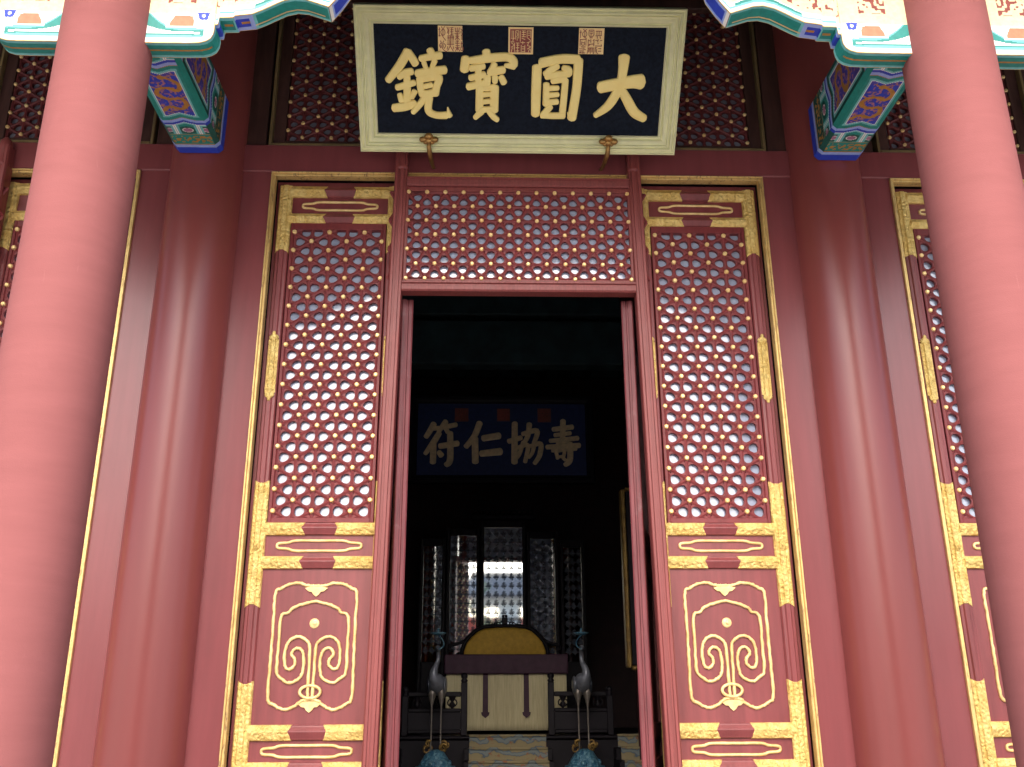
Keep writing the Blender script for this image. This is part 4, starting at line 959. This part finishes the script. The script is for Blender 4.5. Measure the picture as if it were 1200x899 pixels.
def balustrade(s, label):
    t = thing("balustrade", label, "railing", (s*0.75, 4.3, DT), "carved balustrades of the dais")
    for x, zt in ((0.46, 0.28), (1.08, 0.14)):
        q = MB(); q.box(s*x-0.033, s*x+0.033, 4.16-0.0, 4.226, DT, zt, 0, 0.006)
        q.lathe([(0.03, zt), (0.038, zt+0.02), (0.024, zt+0.035), (0.034, zt+0.05), (0.036, zt+0.075), (0.02, zt+0.095), (0.0, zt+0.10)], (s*x, 4.193, 0), 14); q.build("newel_post", M['inner_wood'], t)
    a, b = sorted((s*0.493, s*1.047))
    for nm, z0, z1 in (("handrail", 0.135, 0.185), ("lower_rail", -0.02, 0.02), ("bottom_rail", DT+0.02, DT+0.06)):
        q = MB(); q.box(a, b, 4.165, 4.22, z0, z1, 0, 0.008); q.build(nm, M['inner_wood'], t)
    q = MB(); q.box(a, b, 4.18, 4.205, DT+0.06, -0.02); q.build("panel", M['inner_wood'], t)
    q = MB()
    for k in range(3):
        c = a+(b-a)*(k+0.5)/3
        q.lathe([(0.012, 0.02), (0.03, 0.04), (0.034, 0.06), (0.014, 0.085), (0.03, 0.11), (0.04, 0.135)], (c, 4.193, 0), 12)
        q.tube([(c+0.05*math.cos(j*0.6), 4.193, 0.075+0.04*math.sin(j*0.6)) for j in range(11)], 0.008, True, 6)
    q.build("vase_baluster", M['inner_wood'], t)
balustrade(-1, "dark carved railing behind the crane statue at the 鏡 side"); balustrade(1, "dark carved railing behind the crane statue at the 大 side")

tb = thing("altar_table", "narrow table before the throne draped with purple silk and a pale apron", "table", (0, 5.0, DT))
q = MB(); q.box(-0.66, 0.66, 4.86, 5.30, 0.50, 0.56, 0, 0.01); q.build("tabletop", M['inner_wood'], tb)
for x in (-0.6, 0.6):
    for y in (4.92, 5.24): q = MB(); q.box(x-0.03, x+0.03, y-0.03, y+0.03, DT, 0.498, 0, 0.006); q.build("leg", M['inner_wood'], tb)
def cloth(x0, x1, y, zt, zb, amp, nw, name, mat, par, seed=1, scal=0.0):
    rg = random.Random(seed); ph = [rg.random()*6 for _ in range(4)]; q = MB(); nx, nz = 80, 10; vs = []
    for j in range(nz+1):
        v = j/nz
        for i in range(nx+1):
            u = i/nx; x = x0+(x1-x0)*u
            d = amp*(0.25+0.75*v)*(math.sin(nw*u*6.28+ph[0])+0.5*math.sin(nw*2.3*u*6.28+ph[1]))
            vs.append((x, y-0.004-abs(amp)*1.6+d, zt+(zb-zt)*v+scal*math.sin(u*40)*v))
    q.add(vs, [(j*(nx+1)+i, j*(nx+1)+i+1, (j+1)*(nx+1)+i+1, (j+1)*(nx+1)+i) for j in range(nz) for i in range(nx)], 0, True)
    o = q.build(name, mat, par)
    md = o.modifiers.new("thick", 'SOLIDIFY'); md.thickness = 0.004; return o
cl = thing("tablecloth", "purple silk cloth covering the table in front of the throne", "tablecloth", (0, 5.05, 0.56))
q = MB(); q.box(-0.70, 0.70, 4.80, 5.36, 0.563, 0.60, 0, 0.015); q.build("cloth_top", M['purple_cloth'], cl)
cloth(-0.70, 0.70, 4.797, 0.595, 0.385, 0.006, 5, "valance", M['purple_cloth'], cl, 3)
ap = cloth(-0.68, 0.68, 4.845, 0.56, DT+0.035, 0.008, 7, "table_apron", M['apron'], None, 5)
thing("table_apron", "pale straw coloured silk apron hanging down the front of the table", "cloth", obj=ap)
for x, lab in ((-0.235, "narrow maroon ribbon with pointed end over the pale apron, on the 鏡 side"), (0.225, "narrow maroon ribbon with pointed end over the pale apron, on the 大 side")):
    q = MB(); pts = [(-0.028, 0.40), (0.028, 0.40), (0.031, -0.02), (0.048, -0.025), (0.040, -0.055), (0.0, -0.085), (-0.040, -0.055), (-0.048, -0.025), (-0.031, -0.02)]
    n = len(pts); vs = [(x+a, y, z) for y in (4.812, 4.820) for a, z in pts]
    q.add(vs, [tuple(range(n)), tuple(range(n, 2*n))]+[(i, (i+1) % n, n+(i+1) % n, n+i) for i in range(n)])
    thing("silk_ribbon", lab, "ribbon", group="ribbons on the apron", obj=q.build("silk_ribbon", M['purple_cloth']))

th = thing("throne", "broad throne with yellow cushioned back in a dark carved frame", "throne", (0, 5.8, DT))
arch = [(-0.50, 0.50), (-0.50, 0.68), (-0.46, 0.78), (-0.40, 0.85), (-0.33, 0.91), (-0.25, 0.945), (-0.12, 0.955), (0, 0.957)]
arch += [(-x, z) for x, z in arch[-2::-1]]
def extr(q, pts, y0, y1, mi=0):
    n = len(pts); vs = [(x, y, z) for y in (y0, y1) for x, z in pts]
    q.add(vs, [tuple(range(n)), tuple(range(n, 2*n))]+[(i, (i+1) % n, n+(i+1) % n, n+i) for i in range(n)], mi)
q = MB()
for k, (sc, y) in enumerate(((1.0, 5.62), (0.985, 5.595), (0.93, 5.58))):
    pass
rings = [(1.0, 5.66), (1.0, 5.615), (0.985, 5.598), (0.94, 5.585)]
vs = [(x*sc, y, 0.5+(z-0.5)*sc) for sc, y in rings for x, z in arch]; n = len(arch)
q.add(vs, [(r*n+i, r*n+(i+1) % n, (r+1)*n+(i+1) % n, (r+1)*n+i) for r in range(len(rings)-1) for i in range(n)]+[tuple(range(3*n, 4*n))], 0, True); q.build("cushion", M['cushion'], th)
q = MB(); outer = [(x*1.10-0.0, 0.5+(z-0.5)*1.09+0.008) for x, z in arch]; extr(q, outer, 5.665, 5.73)
rim = [(x*1.045, 5.64, 0.5+(z-0.5)*1.045) for x, z in arch]; q.tube(smooth_path(rim, 3), 0.024, False, 8); q.build("back_frame", M['inner_wood'], th)
q = MB()
for k in range(-6, 7):
    x = k*0.038; z = 0.995+0.02*math.cos(k*0.5); q.tube([(x+0.022*math.cos(j*0.8), 5.66, z+0.022*math.sin(j*0.8)) for j in range(8)], 0.008, True, 6)
q.box(-0.035, 0.035, 5.64, 5.69, 1.0, 1.085, 0, 0.008); q.ball((-0.018, 5.66, 1.10), 0.018); q.ball((0.018, 5.66, 1.10), 0.018)
for s in (-1, 1): q.tube(smooth_path([(s*0.27, 5.66, 0.965), (s*0.36, 5.66, 0.93), (s*0.44, 5.66, 0.86), (s*0.50, 5.66, 0.80), (s*0.58, 5.66, 0.77), (s*0.66, 5.66, 0.75), (s*0.68, 5.64, 0.70), (s*0.63, 5.64, 0.69)], 4), 0.022, False, 8)
q.build("carved_crest", M['inner_wood'], th)
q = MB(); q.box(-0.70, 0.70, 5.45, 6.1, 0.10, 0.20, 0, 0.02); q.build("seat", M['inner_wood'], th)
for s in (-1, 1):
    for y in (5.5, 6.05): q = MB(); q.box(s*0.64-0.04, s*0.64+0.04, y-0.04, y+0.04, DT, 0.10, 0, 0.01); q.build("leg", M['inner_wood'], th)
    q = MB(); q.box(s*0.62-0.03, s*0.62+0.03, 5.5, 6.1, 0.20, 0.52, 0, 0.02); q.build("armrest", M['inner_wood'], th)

# folding mirror screen; its glass throws back the doorway and the courtyard
sc_ = thing("mirror_screen", "tall dark folding screen with mirror panels and small ornaments, behind the throne", "screen", (0, 6.7, DT))
def mpanel(xa, xb, zt, ang):
    cx = (xa+xb)/2; hw = (xb-xa)/2; ca, sa = math.cos(R_(ang)), math.sin(R_(ang)); Y = 6.6
    def tr(m_): m_.v = [(cx+ca*x-sa*y, Y+sa*x+ca*y, z) for x, y, z in m_.v]; return m_
    q = MB(); fw = 0.049
    q.box(-hw-fw, -hw, -0.03, 0.05, DT, zt+0.10, 0, 0.008); q.box(hw, hw+fw, -0.03, 0.05, DT, zt+0.10, 0, 0.008)
    q.box(-hw, hw, -0.028, 0.05, zt, zt+0.10, 0, 0.008); q.box(-hw, hw, -0.028, 0.05, DT, 0.60, 0, 0.008)
    tr(q).build("screen_frame", M['inner_wood'], sc_)
    q = MB(); q.add([(-hw, 0, 0.60), (hw, 0, 0.60), (hw, 0, zt), (-hw, 0, zt)], [(0, 1, 2, 3)])
    tr(q).build("mirror_glass", M['mirror'], sc_)
    q = MB(); nc = max(2, round(2*hw/0.098)); dx = 2*hw/nc; nr = int((zt-0.6)/0.118)
    for c in range(nc):
        for r in range(nr):
            ox, oz = -hw+(c+0.5)*dx, zt-0.075-r*0.118
            k = (0.036, 0.050)
            g = [[((u-0.80)*0.16*1.15+ox, (w-0.55)*0.16+oz, hwid*0.15) for u, w, hwid in st] for st in GLYPH_SHOU]
            brush(q, g, lambda u, w, h: (u, -0.0012-h*0.1, w), 0.004, 0, 1.0)
    tr(q).build("longevity_ornament", M['bronze_black'], sc_)
mpanel(-0.26, 0.26, 2.37, 0.0); mpanel(-0.72, -0.365, 2.26, -0.9); mpanel(0.365, 0.70, 2.22, 2.6); mpanel(-1.08, -0.825, 2.12, -2.0); mpanel(0.815, 1.06, 2.10, 2.5)
q = MB(); q.box(-0.45, 0.45, 6.57, 6.66, 2.475, 2.56, 0, 0.02)
for k in range(-5, 6): q.tube([(k*0.075+0.035*math.cos(j*0.7), 6.60, 2.59+0.03*math.sin(j*0.7)) for j in range(9)], 0.010, True, 6)
q.build("crest", M['inner_wood'], sc_)

# bronze cranes
def crane(s, x, label):
    Y = 3.85; t = thing("crane_statue", label, "statue", (x, Y, FLOOR), "bronze crane statues before the dais")
    q = MB(); q.lathe([(0.0, -0.53), (0.20, -0.53), (0.205, -0.56), (0.17, -0.58), (0.16, -0.85), (0.20, -0.88), (0.21, FLOOR), (0, FLOOR)], (x, Y, 0), 24); q.build("pedestal", M['cloud_rock'], t)
    q = MB(); rg = random.Random(3)
    q.lathe([(0.17, -0.53), (0.155, -0.50), (0.125, -0.45), (0.09, -0.40), (0.05, -0.375), (0.0, -0.37)], (x, Y, 0), 20)
    for k in range(16):
        a = k*2.4; r = 0.15*math.sqrt((k+1)/17); q.ball((x+r*math.cos(a), Y+r*math.sin(a), -0.40-r*0.75), 0.035, 0, 8, 6)
    q.build("rock_base", M['cloud_rock'], t)
    q = MB()
    for k in range(9):
        a = k*0.75; cx_, cz_ = x+(-0.085 if k % 2 else 0.085)+0.02*math.sin(k*2), -0.345+0.03*math.sin(k*1.7)
        q.tube([(cx_+0.028*math.cos(a+j*0.6), Y-0.05+0.01*k, cz_+0.028*math.sin(a+j*0.6)) for j in range(8)], [0.014-0.001*j for j in range(8)], False, 6)
    q.build("gilt_tortoise", M['gilt_dim'], t)
    q = MB()
    body = smooth_path([(x-s*0.01, Y+0.26, 0.16), (x, Y+0.17, 0.20), (x, Y+0.06, 0.245), (x+s*0.005, Y-0.04, 0.285), (x+s*0.03, Y-0.09, 0.335), (x+s*0.022, Y-0.09, 0.40), (x+s*0.0, Y-0.06, 0.455), (x-s*0.012, Y-0.05, 0.51), (x-s*0.01, Y-0.06, 0.56), (x-s*0.008, Y-0.085, 0.60), (x-s*0.010, Y-0.12, 0.605), (x-s*0.013, Y-0.17, 0.595), (x-s*0.02, Y-0.24, 0.58)], 4)
    rad = [0.012, 0.06, 0.098, 0.085, 0.048, 0.032, 0.024, 0.021, 0.022, 0.028, 0.026, 0.011, 0.003]
    rr = []
    for i in range(len(rad)-1):
        for j in range(4): rr.append(rad[i]+(rad[i+1]-rad[i])*j/4)
    rr.append(rad[-1]); q.tube(body, rr, False, 16); q.build("body", M['bronze_dark'], t)
    for w in (-1, 1):
        q = MB(); n = 9; vs = []
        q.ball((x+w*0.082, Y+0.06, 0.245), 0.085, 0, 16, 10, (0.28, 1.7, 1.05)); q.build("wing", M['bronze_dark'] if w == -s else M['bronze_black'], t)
        q = MB(); lx = x+w*0.048
        q.tube([(lx, Y+0.03, 0.22), (lx, Y+0.02, 0.15), (lx, Y+0.015, 0.10), (lx, Y+0.01, 0.055), (lx, Y+0.01, 0.03), (lx, Y+0.0, -0.12), (lx, Y, -0.32), (lx, Y-0.01, -0.385)], [0.050, 0.042, 0.026, 0.014, 0.010, 0.0085, 0.0085, 0.013], False, 10); q.build("leg", M['leg_bronze'], t)
    q = MB(); q.tube(smooth_path([(x-s*0.02, Y-0.22, 0.585), (x-s*0.07, Y-0.20, 0.62), (x-s*0.06, Y-0.16, 0.68), (x-s*0.015, Y-0.13, 0.73)], 5), 0.006, False, 6)
    q.lathe([(0.0, 0.725), (0.05, 0.735), (0.078, 0.75), (0.080, 0.757), (0.04, 0.75), (0.012, 0.757), (0.010, 0.80), (0.0, 0.802)], (x-s*0.012, Y-0.12, 0), 18); q.build("lotus_lamp", M['cloud_rock'], t)
crane(-1, -0.735, "bronze crane statue on blue rock base, at the 鏡 side of the middle steps"); crane(1, 0.765, "bronze crane statue on blue rock base, at the 大 side of the middle steps")

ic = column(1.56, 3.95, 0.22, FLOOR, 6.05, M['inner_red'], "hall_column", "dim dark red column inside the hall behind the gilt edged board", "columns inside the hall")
q = MB(); bd = thing("couplet_board", "tall dark board with gilded edge on the dim inner hall column", "board", (1.5, 3.55, 0.4))
q.box(1.25, 1.74, 3.60, 3.72, 0.42, 2.22, 0, 0.01); q.build("board", M['inner_wood'], bd)
q = MB()
for a, b in ((1.20, 1.25), (1.74, 1.79)): q.box(a, b, 3.58, 3.72, 0.40, 2.24, 0, 0.012)
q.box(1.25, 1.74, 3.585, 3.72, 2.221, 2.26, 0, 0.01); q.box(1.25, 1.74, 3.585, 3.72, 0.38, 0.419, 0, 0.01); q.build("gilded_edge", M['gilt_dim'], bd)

# ================================================================ the courtyard before the hall (seen in the mirror)
q = MB(); q.box(-40, 0.55, -40, -39.4, GROUND, 5.05); q.box(1.9, 40, -40, -39.4, GROUND, 5.05)
q.box(-40, 40, -40.2, -39.2, 5.051, 5.35, 0, 0.05)
cw = q.build("courtyard_wall", M['wall_red']); thing("courtyard_wall", "red washed wall across the far side of the courtyard", "wall", obj=cw)
gh = thing("gate_house", "pale gate pavilion with grey tiled roof across the courtyard", "pavilion", (1.2, -39.5, GROUND))
q = MB(); q.box(0.56, 1.89, -40.1, -39.2, GROUND, 5.9); q.build("wall", M['plaster'], gh)
q = MB(); q.add([(-3.2, -38.4, 6.5), (4.2, -38.4, 6.5), (4.2, -41, 6.5), (-3.2, -41, 6.5), (-2.6, -39.7, 7.9), (3.6, -39.7, 7.9)], [(0, 1, 5, 4), (1, 2, 5), (2, 3, 4, 5), (3, 0, 4), (0, 3, 2, 1)]); q.box(-2.6, 3.6, -39.85, -39.55, 7.88, 8.1, 0, 0.05); q.build("roof", M['tile_grey'], gh)
q = MB(); q.box(-2.5, 3.4, -40, -39.3, 5.901, 6.49); q.build("eave_board", M['plaster'], gh)
def tree(x, y, h, r, label, seed):
    t = thing("courtyard_tree", label, "tree", (x, y, GROUND), "trees in the courtyard")
    rg = random.Random(seed); q = MB(); z0 = GROUND
    q.tube([(x, y, z0), (x+0.05, y, z0+h*0.3), (x-0.05, y+0.1, z0+h*0.6), (x, y, z0+h*0.85)], [0.20, 0.15, 0.10, 0.04], False, 10)
    for k in range(7):
        a = k*0.9; zz = z0+h*(0.4+0.06*k); q.tube([(x, y, zz), (x+r*0.4*math.cos(a), y+r*0.4*math.sin(a), zz+0.4), (x+r*0.8*math.cos(a), y+r*0.8*math.sin(a), zz+0.7)], [0.07, 0.045, 0.015], False, 6)
    q.build("trunk", M['bark'], t); q = MB()
    cl_ = [(x+rg.gauss(0, r*0.45), y+rg.gauss(0, r*0.45), z0+h*0.66+rg.gauss(0, h*0.13)) for _ in range(40)]
    for _ in range(2600):
        c = rg.choice(cl_); p = Vector((c[0]+rg.gauss(0, r*0.16), c[1]+rg.gauss(0, r*0.16), c[2]+rg.gauss(0, r*0.16)))
        a = Vector((rg.uniform(-1, 1), rg.uniform(-1, 1), rg.uniform(-1, 1))).normalized(); b = a.cross(Vector((0.3, 0.5, 0.8))).normalized(); L = rg.uniform(0.07, 0.15)
        q.add([p-a*L, p+b*L*0.5, p+a*L, p-b*L*0.5], [(0, 1, 2, 3)])
    q.build("crown", M['leaf'], t)
tree(-0.7, -30, 8.0, 1.1, "small leafy tree before the red courtyard wall, beside the gate pavilion", 2); tree(2.6, -33, 5.6, 0.9, "smallest leafy tree before the red courtyard wall, nearer the gate pavilion roof", 4)
tree(-2.3, -43, 9.6, 2.2, "taller tree rising behind the red courtyard wall", 6)

# ================================================================ lift everything so that the hall floor lies at height 0
for o in scene.objects:
    if o.parent is None and o.type in ('MESH', 'EMPTY'): o.location.z += E
